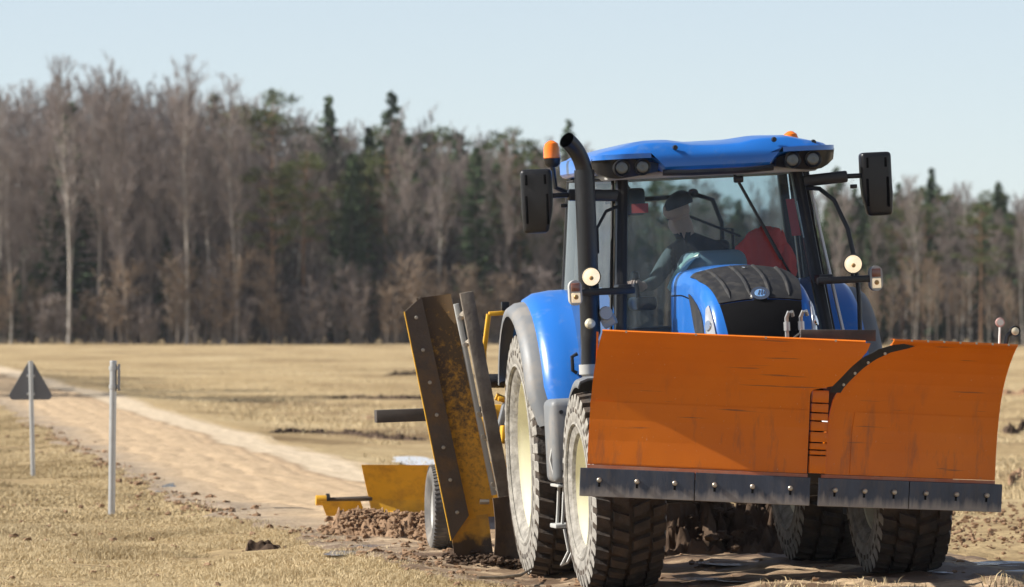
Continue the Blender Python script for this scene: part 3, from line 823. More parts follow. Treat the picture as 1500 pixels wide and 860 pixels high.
# --- cab.  corner posts: bottom and top points
AX, AZ = 0.80, 1.15      # A posts
cf = MB()
posts = {}
for sg in (-1, 1):
    A0, A1 = (sg * 0.80, 0.98, 1.25), (sg * 0.635, 1.42, 2.92)
    B0, B1 = (sg * 0.93, 1.95, 1.30), (sg * 0.80, 2.05, 2.93)
    C0, C1 = (sg * 0.88, 2.95, 1.75), (sg * 0.78, 2.85, 2.93)
    posts[sg] = (A0, A1, B0, B1, C0, C1)
    mb = MB(); mb.beam(A0, A1, 0.085, 0.10, 0.02, up=(0, 1, 0)); mb.build('front_pillar', M['black'], TR)
    mb = MB(); mb.beam(C0, C1, 0.07, 0.09, 0.02, up=(0, 1, 0)); mb.build('rear_pillar', M['black'], TR)
    mb = MB(); mb.beam((sg * 0.93, 1.98, 1.2), (sg * 0.82, 2.02, 2.93), 0.035, 0.05, 0.01, up=(0, 1, 0)); mb.build('door_pillar', M['black'], TR)
    # door glass with its black edge
    pts = [[Vector(A0).lerp(Vector(A1), v).lerp(Vector(C0).lerp(Vector(C1), v), u) + Vector((sg * (0.05 + 0.06 * math.sin(u * math.pi)), 0, 0)) for u in np.linspace(0.03, 0.97, 12)] for v in np.linspace(0.02, 0.98, 10)]
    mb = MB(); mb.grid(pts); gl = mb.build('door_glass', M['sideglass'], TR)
    edge = [pts[0][j] for j in range(12)] + [pts[i][11] for i in range(10)] + [pts[9][j] for j in range(11, -1, -1)] + [pts[i][0] for i in range(9, -1, -1)]
    mb = MB(); mb.tube(edge, 0.012, 6); mb.build('glass_seal', M['rubber'], gl)
    mb = MB(); mb.tube([(sg * 0.97, 1.85, 1.50), (sg * 1.0, 1.85, 1.52), (sg * 1.0, 1.85, 1.62), (sg * 0.96, 1.85, 1.64)], 0.014, 8); mb.build('door_handle', M['black'], gl)
ws = []
for i in range(11):
    v = i / 10
    row = []
    for j in range(17):
        u = j / 16
        a = Vector(posts[-1][0]).lerp(Vector(posts[-1][1]), v); b = Vector(posts[1][0]).lerp(Vector(posts[1][1]), v)
        p = a.lerp(b, u); p.y -= 0.10 * math.sin(u * math.pi) + 0.035
        row.append(p)
    ws.append(row)
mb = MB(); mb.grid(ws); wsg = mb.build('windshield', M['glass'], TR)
mb = MB(); mb.tube([ws[10][j] + Vector((0, -0.005, 0)) for j in range(17)], 0.014, 6); mb.build('top_seal', M['rubber'], wsg)
mb = MB(); mb.tube([ws[i][0] for i in range(11)], 0.02, 6); mb.build('side_seal', M['rubber'], wsg)
mb = MB(); mb.tube([ws[i][16] for i in range(11)], 0.02, 6); mb.build('side_seal', M['rubber'], wsg)
rw = [[Vector((lerp(-0.78, 0.78, u), lerp(2.97, 2.88, v), lerp(1.55, 2.92, v))) for u in np.linspace(0, 1, 5)] for v in np.linspace(0, 1, 5)]
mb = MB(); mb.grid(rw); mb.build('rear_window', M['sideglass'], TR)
# stickers on the windshield and the mirror-side display
def on_ws(u, v, off=-0.012):
    i = v * 10; j = u * 16
    i0, j0 = min(9, int(i)), min(15, int(j))
    p = ws[i0][j0].lerp(ws[i0][j0 + 1], j - j0).lerp(ws[i0 + 1][j0].lerp(ws[i0 + 1][j0 + 1], j - j0), i - i0)
    return p + Vector((0, off, 0))
mb = MB(); mb.grid([[on_ws(u, v, 0.006) for u in (0.905, 0.955)] for v in (0.70, 0.76, 0.86)], smooth=False); mb.build('red_sticker', M['redlens'], wsg)
mb = MB(); mb.grid([[on_ws(u, v, 0.006) for u in (0.965, 0.985)] for v in (0.69, 0.76, 0.85)], smooth=False); mb.build('white_sticker', M['white'], wsg)
mb = MB(); mb.grid([[on_ws(u, v, 0.006) for u in (0.05, 0.14)] for v in (0.83, 0.87)], smooth=False); mb.build('red_sticker', M['redlens'], wsg)
# wiper
mb = MB(); a = on_ws(0.62, 0.985, -0.03); b = on_ws(0.82, 0.60, -0.03)
mb.tube([a, a.lerp(b, 0.5) + Vector((0, -0.012, 0)), b], 0.011, 6)
wp = mb.build('wiper_arm', M['black'], TR)
mb = MB(); mb.tube([on_ws(0.655, 0.93, -0.022), on_ws(0.875, 0.50, -0.022)], 0.009, 6); mb.build('wiper_blade', M['rubber'], wp)
mb = MB(); mb.box(on_ws(0.645, 0.955, -0.03), (0.07, 0.05, 0.05), bevel=0.012); mb.build('wiper_motor', M['black'], wp)

# cab floor and lower body
mb = MB()
mb.box((0, 1.95, 1.22), (1.45, 1.9, 0.18), bevel=0.03)
mb.box((0, 2.9, 1.55), (1.5, 0.10, 0.5), bevel=0.02)
for sg in (-1, 1): mb.box((sg * 0.55, 2.55, 1.45), (0.45, 0.7, 0.35), bevel=0.03)
mb.build('cab_floor', M['black'], TR)
# roof: stacked rounded outlines
def outline(hx, y0, y1, rc, n=10, bulge=0.06):
    pts = []
    for (cx, cy, a0) in ((hx - rc, y1 - rc, 0), (-hx + rc, y1 - rc, 90), (-hx + rc, y0 + rc, 180), (hx - rc, y0 + rc, 270)):
        for k in range(n + 1):
            a = R(a0 + 90 * k / n)
            pts.append((cx + rc * math.cos(a), cy + rc * math.sin(a)))
    res = []
    for (x, y) in pts:
        if y < (y0 + y1) / 2: y -= bulge * (1 - (x / hx) ** 2)
        res.append((x, y))
    return res
def subdiv(pts, k=3):
    out = []
    for i, p in enumerate(pts):
        q = pts[(i + 1) % len(pts)]
        L_ = math.hypot(q[0] - p[0], q[1] - p[1]); n = max(1, int(L_ / 0.09))
        for j in range(n): out.append((lerp(p[0], q[0], j / n), lerp(p[1], q[1], j / n)))
    return out
base = subdiv(outline(0.89, 1.02, 3.0, 0.22))
cxr, cyr = 0.0, 2.0
def zf(x, y, z, k):
    # centre bay of the front edge hangs lower; shoulders of the roof rise towards a hump on each side
    fr = max(0, min(1, (1.55 - y) / 0.5))
    return z
rings = []
for (sc, z, dyb) in ((0.80, 2.925, 0), (0.965, 2.925, 0), (0.985, 2.935, 0), (1.0, 2.955, 0), (1.0, 3.025, 0), (0.99, 3.05, 0), (0.945, 3.098, 0), (0.93, 3.107, 0), (0.90, 3.112, 0), (0.72, 3.128, 0), (0.50, 3.138, 0), (0.25, 3.142, 0)):
    ring = []
    for (x, y) in base:
        X = cxr + (x - cxr) * sc; Y = cyr + (y - cyr) * sc
        Z = z
        if z > 3.06:
            h_ = 0.022 * (1 / (1 + math.exp(-(0.17 - abs(abs(X) - 0.42)) / 0.018))) * (1 if Y < 2.6 else 0.5) - 0.012 * math.exp(-(X / 0.2) ** 2) * max(0, min(1, (1.9 - Y) / 0.6))
            Z += h_
            Z -= 0.05 * max(0, (abs(X) - 0.5) / 0.4) ** 2
        if z < 2.97 and Y < 1.6 and abs(X) > 0.40:
            k = min(1, (abs(X) - 0.40) / 0.08) * min(1, (1.6 - Y) / 0.25)
            Z += 0.105 * k
        ring.append((X, Y, Z))
    rings.append(ring)
mb = MB()
n = len(base)
for ring in rings: pass
vs = [p for r_ in rings for p in r_]
fs = [(i * n + j, i * n + (j + 1) % n, (i + 1) * n + (j + 1) % n, (i + 1) * n + j) for i in range(len(rings) - 1) for j in range(n)]
fs.append(tuple((len(rings) - 1) * n + j for j in range(n)))
fs.append(tuple(range(n - 1, -1, -1)))
mb.add(vs, fs)
roof = mb.build('roof', M['blue'], TR, angle=30)
mb = MB(); mb.box((0, 2.02, 2.905), (1.52, 1.66, 0.05), bevel=0.02); mb.build('headliner', M['lgrey'], roof)
mb = MB(); mb.tube([(-0.40, 1.005, 2.915), (-0.2, 0.965, 2.905), (0.2, 0.965, 2.905), (0.40, 1.005, 2.915)], 0.022, 8); mb.build('front_trim', M['black'], roof)
for sg in (-1, 1):
    # dark lamp pods in the front corners
    mb = MB()
    pts = []
    for i in range(9):
        t = i / 8
        row = []
        for j in range(5):
            s = j / 4
            x = sg * lerp(0.43, 0.885, t)
            y = 0.99 + 0.02 * t + 0.17 * max(0, (t - 0.55) / 0.45) ** 2
            zt = lerp(2.985, 3.045, min(1, t * 1.6)) - 0.01 * t; zb = lerp(2.925, 2.885, math.sin(min(1, t * 1.3) * math.pi / 2)) + 0.075 * max(0, (t - 0.6) / 0.4) ** 2
            row.append(Vector((x, y + 0.06 * s, lerp(zt, zb, s))))
        pts.append(row)
    mb.shell(pts, (0, 0.12, 0.0))
    pod = mb.build('lamp_pod', M['black'], roof)
    for x in (0.545, 0.695):
        cx = sg * x
        mb = MB(); mb.lathe([(0.0, 0.028), (-0.035, 0.052), (-0.04, 0.058), (0.03, 0.062)], c=(cx, 1.0 + 0.02, 2.962), axis='Y', n=22); mb.build('work_lamp_housing', M['black'], pod)
        mb = MB(); mb.lathe([(0.0, 0.0001), (-0.002, 0.03), (0.0, 0.046)], c=(cx, 1.0, 2.962), axis='Y', n=20); mb.build('work_lamp_lens', M['lampdark'], pod)
# beacons
def beacon(p, stem):
    mb = MB(); x, y, z = p
    mb.lathe([(0, 0.045), (0.02, 0.062), (0.09, 0.060), (0.125, 0.048), (0.145, 0.02), (0.148, 0.0001)], c=(x, y, z), axis='Z', n=22)
    b = mb.build('beacon', M['amber'], TR)
    mb = MB(); mb.lathe([(-0.05, 0.035), (-0.03, 0.055), (0.0, 0.062), (0.015, 0.064)], c=(x, y, z), axis='Z', n=20)
    for pth in stem: mb.tube(pth, 0.018, 8)
    mb.build('beacon_base', M['black'], b)
beacon((-1.00, 2.4, 3.06), [[(-1.00, 2.4, 3.02), (-0.985, 2.4, 2.86), (-0.90, 2.42, 2.82)]])
beacon((0.80, 2.5, 3.05), [[(0.80, 2.5, 3.02), (0.80, 2.5, 2.98)]])

# exhaust
mb = MB(); mb.tube([(-1.0, 1.02, 1.56), (-0.99, 1.02, 1.72), (-0.975, 1.02, 1.80), (-0.965, 1.02, 2.96)], [0.056, 0.056, 0.073, 0.073], 22)
ex = mb.build('exhaust', M['black'], TR)
pth = []
for k in range(9):
    t = k / 8
    a = t * R(52)
    pth.append((-0.965 - 0.26 * (1 - math.cos(a)) - 0.03 * t, 1.02 - 0.10 * t * t, 2.95 + 0.29 * math.sin(a)))
mb = MB(); mb.tube(pth, [0.060] * 9, 20, caps=False); 
mb.build('exhaust_tip', M['black'], ex)
mb = MB(); mb.tube(pth[3:], [0.056] * 6, 20, caps=False); mb.tube([pth[4], pth[3]], 0.0555, 16); mb.build('exhaust_bore', M['black_mesh'], ex)
mb = MB(); mb.tube([(-1.0, 1.02, 1.50), (-1.0, 1.02, 1.57)], 0.072, 18); mb.tube([(-1.0, 1.02, 1.22), (-1.0, 1.02, 1.51)], 0.05, 14); mb.build('exhaust_elbow', M['lgrey'], ex)
mb = MB(); mb.tube([(-0.88, 1.02, 1.70), (-0.99, 1.0, 1.72)], 0.02, 8); mb.build('bracket', M['lgrey'], ex); mb = MB(); mb.tube([(-0.88, 1.05, 1.86), (-0.80, 1.02, 1.90)], 0.05, 10); mb.build('bracket_boss', M['lgrey'], ex); mb = MB(); mb.lathe([(0, 0.0001), (0, 0.045), (0.02, 0.05), (0.09, 0.03)], c=(-0.865, 0.96, 1.93), axis='Y', n=16); mb.build('bracket_cap', M['lgrey'], ex)
mb = MB(); mb.lathe([(-0.03, 0.0001), (-0.02, 0.03), (0.03, 0.04)], c=(-0.985, 0.92, 1.86), axis='Y', n=14); mb.build('sensor_cap', M['lampwhite'], ex)

# mirrors
def mirror(sg, cx, cz, y, arm_z, tw):
    mb = MB()
    bm = bmesh.new(); bmesh.ops.create_cube(bm, size=1.0)
    for v in bm.verts: v.co = Vector((v.co.x * 0.225, v.co.y * 0.12, v.co.z * 0.46))
    bmesh.ops.subdivide_edges(bm, edges=[e for e in bm.edges if abs((e.verts[0].co - e.verts[1].co).z) > 0.2], cuts=5)
    for v in bm.verts:
        t = (v.co.z + 0.23) / 0.46
        v.co.x *= lerp(0.80, 1.0, min(1, t / 0.35)); v.co.x += -sg * 0.018 * (1 - min(1, t / 0.45)) * -1
        v.co.y *= lerp(0.7, 1.0, min(1, t / 0.4))
    bmesh.ops.bevel(bm, geom=[e for e in bm.edges if e.calc_face_angle(0) > 0.5], offset=0.035, segments=4, profile=0.6, affect='EDGES')
    mt = Matrix.Translation((cx, y, cz)) @ Matrix.Rotation(R(tw), 4, 'Z')
    bm.verts.index_update()
    mb.add([mt @ v.co for v in bm.verts], [[v.index for v in f.verts] for f in bm.faces]); bm.free()
    m_ = mb.build('mirror', M['black'], TR, angle=40)
    for q, zz, ln in ((-0.07, 0.155, 0.075), (0.065, 0.155, 0.07), (-0.075, -0.06, 0.2), (0.075, -0.06, 0.22)):
        mb = MB(); mb.box(mt @ Vector((q, -0.062, zz)), (0.018, 0.012, ln), rot=(0, 0, R(tw)), bevel=0.004)
        mb.build('housing_rib', M['black_mesh'], m_)
    mb = MB(); mb.grid([[mt @ Vector((lerp(-0.09, 0.09, u), 0.0605, lerp(-0.14, 0.19, v))) for u in (0, 1)] for v in (0, 1)], smooth=False); mb.build('mirror_glass', M['chrome'], m_)
    mb = MB()
    x0 = sg * 0.68
    mb.beam((x0, 1.36, arm_z - 0.02), (lerp(x0, cx - sg * 0.10, 0.75), 1.30, arm_z), 0.085, 0.06, 0.015, up=(0, 1, 0))
    mb.tube([(lerp(x0, cx - sg * 0.1, 0.70), 1.30, arm_z), (cx, y - 0.02, arm_z + 0.0)], 0.018, 10)
    mb.box((lerp(x0, cx, 0.68), 1.29, arm_z - 0.075), (0.05, 0.03, 0.03), bevel=0.006)
    mb.build('mirror_arm', M['black'], m_)
mirror(-1, -1.275, 2.755, 1.30, 2.79, -12)
mirror(1, 1.20, 2.765, 1.30, 2.83, 2)

# lamp bars with round work lamp and indicator
for sg in (-1, 1):
    mb = MB(); mb.box((sg * 0.87, 0.90, 2.085), (0.42, 0.045, 0.05), bevel=0.008); mb.box((sg * 0.73, 1.0, 2.10), (0.10, 0.22, 0.06), bevel=0.01)
    br = mb.build('lamp_bracket', M['black'], TR)
    lx = sg * (0.975 if sg < 0 else 0.925)
    mb = MB(); mb.lathe([(0.07, 0.03), (0.04, 0.062), (-0.01, 0.072), (-0.02, 0.070)], c=(lx, 0.88, 2.195), axis='Y', n=24)
    mb.tube([(lx, 0.90, 2.10), (lx, 0.90, 2.14)], 0.014, 8); mb.build('lamp_housing', M['black'], br)
    mb = MB(); mb.lathe([(-0.03, 0.0001), (-0.028, 0.03), (-0.02, 0.056), (-0.014, 0.064)], c=(lx, 0.88, 2.195), axis='Y', n=24); mb.build('lamp_lens', M['litlamp'], br)
    mb = MB(); mb.lathe([(-0.042, 0.0001), (-0.038, 0.012), (-0.03, 0.016)], c=(lx, 0.88, 2.185), axis='Y', n=12); mb.build('lamp_bulb', M['bulb'], br)
    ix = sg * 1.09
    def caps(x, z, rx, hz_, y0, y1, n=12):
        pts = []
        for k in range(n): a = math.pi * k / (n - 1); pts.append((x + rx * math.cos(a), z + hz_ + rx * math.sin(a)))
        for k in range(n): a = math.pi + math.pi * k / (n - 1); pts.append((x + rx * math.cos(a), z - hz_ + rx * math.sin(a)))
        N_ = len(pts)
        vs = [(p[0], y0, p[1]) for p in pts] + [(p[0], y1, p[1]) for p in pts]
        return vs, [(i, (i + 1) % N_, N_ + (i + 1) % N_, N_ + i) for i in range(N_)] + [tuple(range(N_)), tuple(range(N_, 2 * N_))]
    mb = MB(); mb.add(*caps(ix, 2.085, 0.046, 0.045, 0.87, 0.95)); ind = mb.build('indicator', M['lgrey'], TR)
    mb = MB(); mb.box((ix, 0.866, 2.125), (0.064, 0.012, 0.06), bevel=0.005); mb.build('amber_lens', M['indicator'], ind)
    mb = MB(); mb.box((ix, 0.866, 2.05), (0.064, 0.012, 0.07), bevel=0.005); mb.build('clear_lens', M['litpos'], ind)
    mb = MB(); mb.lathe([(-0.008, 0.0001), (-0.006, 0.014), (0, 0.018)], c=(ix, 0.86, 2.055), axis='Y', n=12); mb.build('bulb', M['bulb'], ind)

# right-hand hose hanging from the cab top to the fender
mb = MB(); mb.tube([(0.70, 1.33, 2.76), (0.78, 1.28, 2.75), (0.87, 1.2, 2.66), (0.95, 1.15, 2.45), (0.99, 1.12, 2.2), (1.0, 1.1, 1.95), (0.99, 1.1, 1.5)], 0.017, 8); mb.build('cable_loop', M['black'], TR)
mb = MB(); mb.tube([(-0.66, 1.33, 2.70), (-0.78, 1.30, 2.66), (-0.86, 1.25, 2.54), (-0.87, 1.2, 2.36)], 0.012, 8); mb.build('cable_loop', M['black'], TR)

# rear fenders: section swept round the wheel
def fender(sg):
    cy, cz = WB, RRr
    angs = [lerp(178, 28, i / 26) for i in range(27)]          # 180 = straight ahead of the wheel
    sec = [(0.62, 0.0), (0.80, 0.0), (1.02, -0.003), (1.14, -0.02), (1.20, -0.055), (1.225, -0.11), (1.23, -0.15)]
    def pt(a, x, dr, k=0):
        # flat top: the arch is squared off a little
        a_ = R(a)
        rr_ = 1.02 + 0.16 * max(0, math.sin(a_)) ** 2 + 0.05 * max(0, math.sin(2 * (a_ - R(20)))) ** 2
        if a > 150: x = lerp(x, 0.62 + (x - 0.62) * 0.82, (a - 150) / 28)
        return Vector((sg * x, cy + (rr_ + dr) * math.cos(a_), cz + (rr_ + dr) * math.sin(a_)))
    pts = [[pt(a, x, dr) for (x, dr) in sec] for a in angs]
    mb = MB(); mb.shell(pts, lambda i, j: (pt(angs[i], sec[j][0] - 0.012, sec[j][1] - 0.02) - pts[i][j]))
    f = mb.build('rear_fender', M['blue'], TR, angle=45)
    sec2 = [(1.20, -0.075), (1.27, -0.085), (1.325, -0.12), (1.335, -0.16)]
    angs2 = [lerp(166, 34, i / 24) for i in range(25)]
    pts = [[pt(a, x, dr) for (x, dr) in sec2] for a in angs2]
    mb = MB(); mb.shell(pts, lambda i, j: (pt(angs2[i], sec2[j][0] - 0.005, sec2[j][1] - 0.02) - pts[i][j]))
    mb.build('fender_flare', M['grey'], f, angle=45)
    if sg > 0:
        mb = MB(); mb.tube([pt(150, 0.80, 0.02), pt(150, 0.86, 0.03), pt(162, 0.88, 0.04), pt(172, 0.86, 0.03), pt(172, 0.80, 0.02)], 0.016, 8); mb.build('grab_handle', M['black'], f)
fender(-1); fender(1)
# front fenders
for sg in (-1, 1):
    angs = [lerp(100, -22, i / 18) for i in range(19)]
    def pt(a, x, dr):
        a_ = R(a); return Vector((sg * x, (0.80 + dr) * math.cos(a_), RF + (0.80 + dr) * math.sin(a_)))
    sec = [(0.74, -0.04), (0.78, 0.0), (1.18, 0.0), (1.235, -0.02), (1.25, -0.06)]
    pts = [[pt(a, x, dr) for (x, dr) in sec] for a in angs]
    mb = MB(); mb.shell(pts, lambda i, j: (pt(angs[i], sec[j][0] - 0.006, sec[j][1] - 0.014) - pts[i][j]))
    f = mb.build('front_fender', M['grey'], TR, angle=45)
    mb = MB(); mb.tube([(sg * 0.7, 0.1, 1.0), (sg * 0.72, 0.25, 1.35), pt(70, 0.9, -0.03)], 0.025, 8); mb.build('fender_stay', M['black'], f)
# grey side tank and access step (picture-left)
mb = MB(); mb.box((-1.17, 1.22, 1.03), (0.24, 0.42, 0.60), bevel=0.05, seg=3); tk = mb.build('side_tank', M['grey'], TR)
for zz in (1.24, 0.82):
    mb = MB(); mb.tube([(-1.22, 0.985, zz), (-1.22, 1.02, zz)], 0.015, 10); mb.build('tank_bolt', M['black'], tk)
mb = MB(); mb.box((-1.13, 1.25, 0.71), (0.26, 0.4, 0.02), bevel=0.005); mb.build('tank_shelf', M['lgrey'], tk)
mb = MB()
for yy in (1.15, 1.42):
    mb.tube([(-1.20, yy, 0.72), (-1.22, yy, 0.5), (-1.23, yy, 0.42)], 0.012, 6)
mb.box((-1.22, 1.28, 0.42), (0.12, 0.30, 0.03), bevel=0.006)
st_ = mb.build('access_step', M['lgrey'], TR)
mb = MB(); mb.tube([(-1.22, 1.12, 0.40), (-1.20, 1.1, 0.24), (-1.26, 1.08, 0.14), (-1.22, 1.05, 0.16), (-1.13, 1.05, 0.33)], 0.010, 6); mb.build('step_hook', M['lgrey'], st_); mb = MB(); mb.tube([(-1.27, 1.1, 1.02), (-1.30, 1.08, 0.9), (-1.27, 1.08, 0.75)], 0.012, 6); mb.build('step_strap', M['lgrey'], st_)
mb = MB()
mb.box((0.98, 1.25, 1.0), (0.4, 0.7, 0.5), bevel=0.06); mb.build('fuel_tank', M['black'], TR)
# cab interior
mb = MB(); mb.box((0.08, 2.25, 1.55), (0.52, 0.5, 0.16), bevel=0.05, seg=3); mb.box((0.10, 2.50, 1.88), (0.46, 0.14, 0.60), rot=(R(-8), 0, 0), bevel=0.06, seg=3); mb.box((0.22, 2.50, 2.30), (0.17, 0.09, 0.24), bevel=0.04, seg=3)
mb.box((0.08, 2.25, 1.38), (0.35, 0.35, 0.22), bevel=0.03)
mb.build('driver_seat', M['seat'], TR)
mb = MB(); mb.box((0.0, 1.32, 1.85), (0.42, 0.22, 0.66), rot=(R(-15), 0, 0), bevel=0.06, seg=3); mb.box((-0.02, 1.34, 2.22), (0.50, 0.26, 0.22), rot=(R(-20), 0, 0), bevel=0.09, seg=4)
mb.build('dashboard', M['dash'], TR)
mb = MB()
swc = Vector((0.0, 1.58, 2.12)); ring = []
for k in range(33):
    a = 2 * math.pi * k / 32; ring.append(swc + Vector((0.2 * math.cos(a), 0.2 * math.sin(a) * 0.55, 0.2 * math.sin(a) * 0.83)))
mb.tube(ring, 0.015, 8, caps=False)
for k in (2, 13, 24): mb.tube([swc, ring[k]], 0.012, 6)
mb.tube([swc, (0, 1.42, 1.95)], 0.03, 8)
mb.build('steering_wheel', M['black'], TR)
mb = MB(); mb.box((-0.45, 1.95, 1.98), (0.16, 0.40, 0.10), bevel=0.03); mb.tube([(-0.50, 1.8, 2.02), (-0.53, 1.72, 2.16)], 0.018, 8); mb.lathe([(0, 0.02), (0.02, 0.034), (0.06, 0.03), (0.075, 0.0001)], c=(-0.53, 1.72, 2.15), axis='Z', n=12)
mb.build('control_lever', M['black'], TR)
mb = MB(); mb.box((-0.56, 1.55, 2.72), (0.22, 0.06, 0.20), rot=(0, 0, R(10)), bevel=0.03); mb.tube([(-0.56, 1.58, 2.80), (-0.62, 1.6, 2.92)], 0.015, 6); mb.build('cab_monitor', M['black'], TR)
mb = MB(); mb.tube([(0.32, 2.9, 1.9), (0.32, 2.9, 2.55), (0.26, 2.9, 2.72), (0.15, 2.9, 2.76), (-0.55, 2.9, 2.74)], 0.018, 8); mb.tube([(0.40, 2.9, 1.9), (0.40, 2.9, 2.5), (0.32, 2.9, 2.5)], 0.012, 6); mb.build('rear_guard_bar', M['black'], TR)
mb = MB(); mb.tube([(-0.05, 2.86, 2.66), (0.45, 2.86, 2.44)], 0.010, 6); mb.build('rear_wiper', M['black'], TR)
mb = MB(); mb.beam((0.905, 1.02, 1.45), (0.735, 1.44, 2.80), 0.018, 0.05, 0.004, up=(0, 1, 0)); mb.build('door_edge_glint', M['white'], TR)  # white strip painted in for light caught on the door's glass edge
for sg in (-1, 1):      # shut line between bonnet top and side panel
    mb = MB(); mb.tube([hood_pt(sg * 0.735, v, 0.0) for v in np.linspace(0.03, 0.40, 12)], 0.005, 5); mb.build('shut_line', M['black_mesh'], hood)
for (x_, y_, z_) in ((-0.30, 1.02, 3.09), (0.42, 1.02, 3.115), (0.72, 1.10, 3.085)):
    mb = MB(); mb.lathe([(-0.01, 0.0001), (-0.01, 0.016), (0.02, 0.02)], c=(x_, y_ - 0.02, z_), axis='Y', n=12); mb.build('roof_plug', M['black'], roof)
# linkage couplers in front of the grille
for xx in (0.10, 0.20):
    mb = MB(); mb.tube([(xx, -0.98, 1.62), (xx, -1.0, 1.85), (xx + 0.015, -1.02, 1.89), (xx + 0.035, -1.02, 1.89), (xx + 0.045, -1.0, 1.86)], 0.014, 8); mb.tube([(xx, -1.0, 1.76), (xx, -1.0, 1.82)], 0.022, 10); mb.build('hose_coupling', M['zinc'], TR)
mb = MB(); mb.box((0, -1.0, 1.30), (0.7, 0.25, 0.7), bevel=0.03); mb.box((0, -1.0, 1.6), (0.5, 0.12, 0.06), bevel=0.01); mb.build('front_linkage', M['black'], TR)
# ------------------------------------------------------------------ driver, jacket, cloth in the cab
def skin_body(name, V, E_, root=0, sub=2):
    me = bpy.data.meshes.new(name)
    me.from_pydata([v[:3] for v in V], E_, [])
    o = bpy.data.objects.new(name, me); COL.objects.link(o)
    md = o.modifiers.new('skin', 'SKIN'); md.use_smooth_shade = True
    if not me.skin_vertices: me.skin_vertices.new()
    for i, v in enumerate(V):
        sv = me.skin_vertices[0].data[i]; r = v[3]
        sv.radius = (r, v[4] if len(v) > 4 else r); sv.use_root = (i == root)
    sb = o.modifiers.new('sub', 'SUBSURF'); sb.levels = sub; sb.render_levels = sub
    dg = bpy.context.evaluated_depsgraph_get()
    m2 = bpy.data.meshes.new_from_object(o.evaluated_get(dg))
    o.modifiers.clear(); o.data = m2
    return o
V = [(0.08, 2.25, 1.70, .16), (0.07, 2.24, 1.90, .145), (0.04, 2.22, 2.12, .165), (0.0, 2.20, 2.32, .135), (-0.06, 2.18, 2.46, .062), (-0.10, 2.17, 2.555, .072), (-0.125, 2.165, 2.64, .096), (-0.115, 2.17, 2.735, .084),
     (-0.232, 2.13, 2.628, .018), (-0.185, 2.14, 2.555, .040),
     (-0.18, 2.16, 2.33, .078), (-0.36, 1.98, 2.12, .056), (-0.475, 1.81, 2.10, .038), (-0.51, 1.755, 2.13, .036),
     (0.20, 2.22, 2.32, .078), (0.27, 2.0, 2.06, .056), (0.20, 1.72, 2.12, .038), (0.185, 1.655, 2.155, .036),
     (-0.04, 2.2, 1.64, .105), (-0.14, 1.78, 1.70, .085), (-0.15, 1.60, 1.40, .055), (-0.16, 1.47, 1.35, .045),
     (0.18, 2.2, 1.64, .105), (0.22, 1.78, 1.70, .085), (0.22, 1.60, 1.40, .055), (0.22, 1.47, 1.35, .045),
     (-0.075, 2.085, 2.635, .022), (-0.09, 2.262, 2.635, .022)]
E_ = [(0, 1), (1, 2), (2, 3), (3, 4), (4, 5), (5, 6), (6, 7), (6, 8), (5, 9), (3, 10), (10, 11), (11, 12), (12, 13), (3, 14), (14, 15), (15, 16), (16, 17), (0, 18), (18, 19), (19, 20), (20, 21), (0, 22), (22, 23), (23, 24), (24, 25), (6, 26), (6, 27)]
def fingers(pi, dirv, side, curl):
    b = Vector(V[pi][:3]); dv = Vector(dirv).normalized(); sv = Vector(side).normalized(); cv = Vector(curl).normalized()
    for k, (o_, ln) in enumerate(((-0.028, .062), (-0.010, .072), (0.010, .067), (0.028, .052))):
        p0 = b + sv * o_ + dv * 0.030; p1 = p0 + dv * ln * 0.5 + cv * 0.012; p2 = p1 + dv * ln * 0.15 + cv * ln * 0.55
        n = len(V)
        V.append((*p0, .0095)); V.append((*p1, .009)); V.append((*p2, .008))
        E_.extend([(pi, n), (n, n + 1), (n + 1, n + 2)])
    p0 = b - sv * 0.034 + dv * 0.005; p1 = p0 - sv * 0.018 + dv * 0.03; p2 = p1 + dv * 0.022 + cv * 0.015
    n = len(V)
    V.append((*p0, .011)); V.append((*p1, .010)); V.append((*p2, .009)); E_.extend([(pi, n), (n, n + 1), (n + 1, n + 2)])
fingers(13, (-0.5, -0.7, 0.5), (0.6, -0.3, 0.1), (-0.2, -0.3, -0.9))
fingers(17, (-0.2, -0.6, 0.7), (0.9, -0.2, 0.1), (0, -0.6, -0.8))
drv = skin_body('person', V, E_)
drv.location = TO; drv.rotation_euler = TR.rotation_euler
for mm in (M['cloth_dark'], M['skin'], M['cloth_grey']): drv.data.materials.append(mm)
for p in drv.data.polygons:
    c = p.center
    p.use_smooth = True
    p.material_index = 0
    if c.z > 2.475 and -0.30 < c.x < 0.1: p.material_index = 1
    elif (c - Vector(V[13][:3])).length < 0.10 or (c - Vector(V[17][:3])).length < 0.10: p.material_index = 1
    elif c.x < -0.20 and c.y < 2.14 and c.z > 1.95: p.material_index = 2
tag(drv, 'driver in dark top and dark cap looking sideways inside the tractor cab', 'person')
mb = MB()
pts = []
for i in range(9):
    t = i / 8 * R(88); row = []
    for j in range(25):
        a = 2 * math.pi * j / 24
        row.append(Vector((-0.118 + 0.112 * math.cos(t) * math.cos(a), 2.17 + 0.105 * math.cos(t) * math.sin(a), 2.672 + 0.035 * math.cos(a) * math.cos(t) + 0.118 * math.sin(t))))
    pts.append(row)
mb.grid(pts)
mb.lathe([(-0.03, 0.0001), (-0.02, 0.03), (0, 0.04), (0.02, 0.03), (0.03, 0.0001)], c=(0.0, 2.18, 2.775), axis='Z', n=14)
mb.build('cap', M['cap'], drv)
mb = MB(); mb.box((-0.213, 2.135, 2.655), (0.014, 0.05, 0.012), bevel=0.004); mb.box((-0.205, 2.13, 2.583), (0.02, 0.045, 0.008), bevel=0.003); mb.build('face_features', M['cloth_dark'], drv)

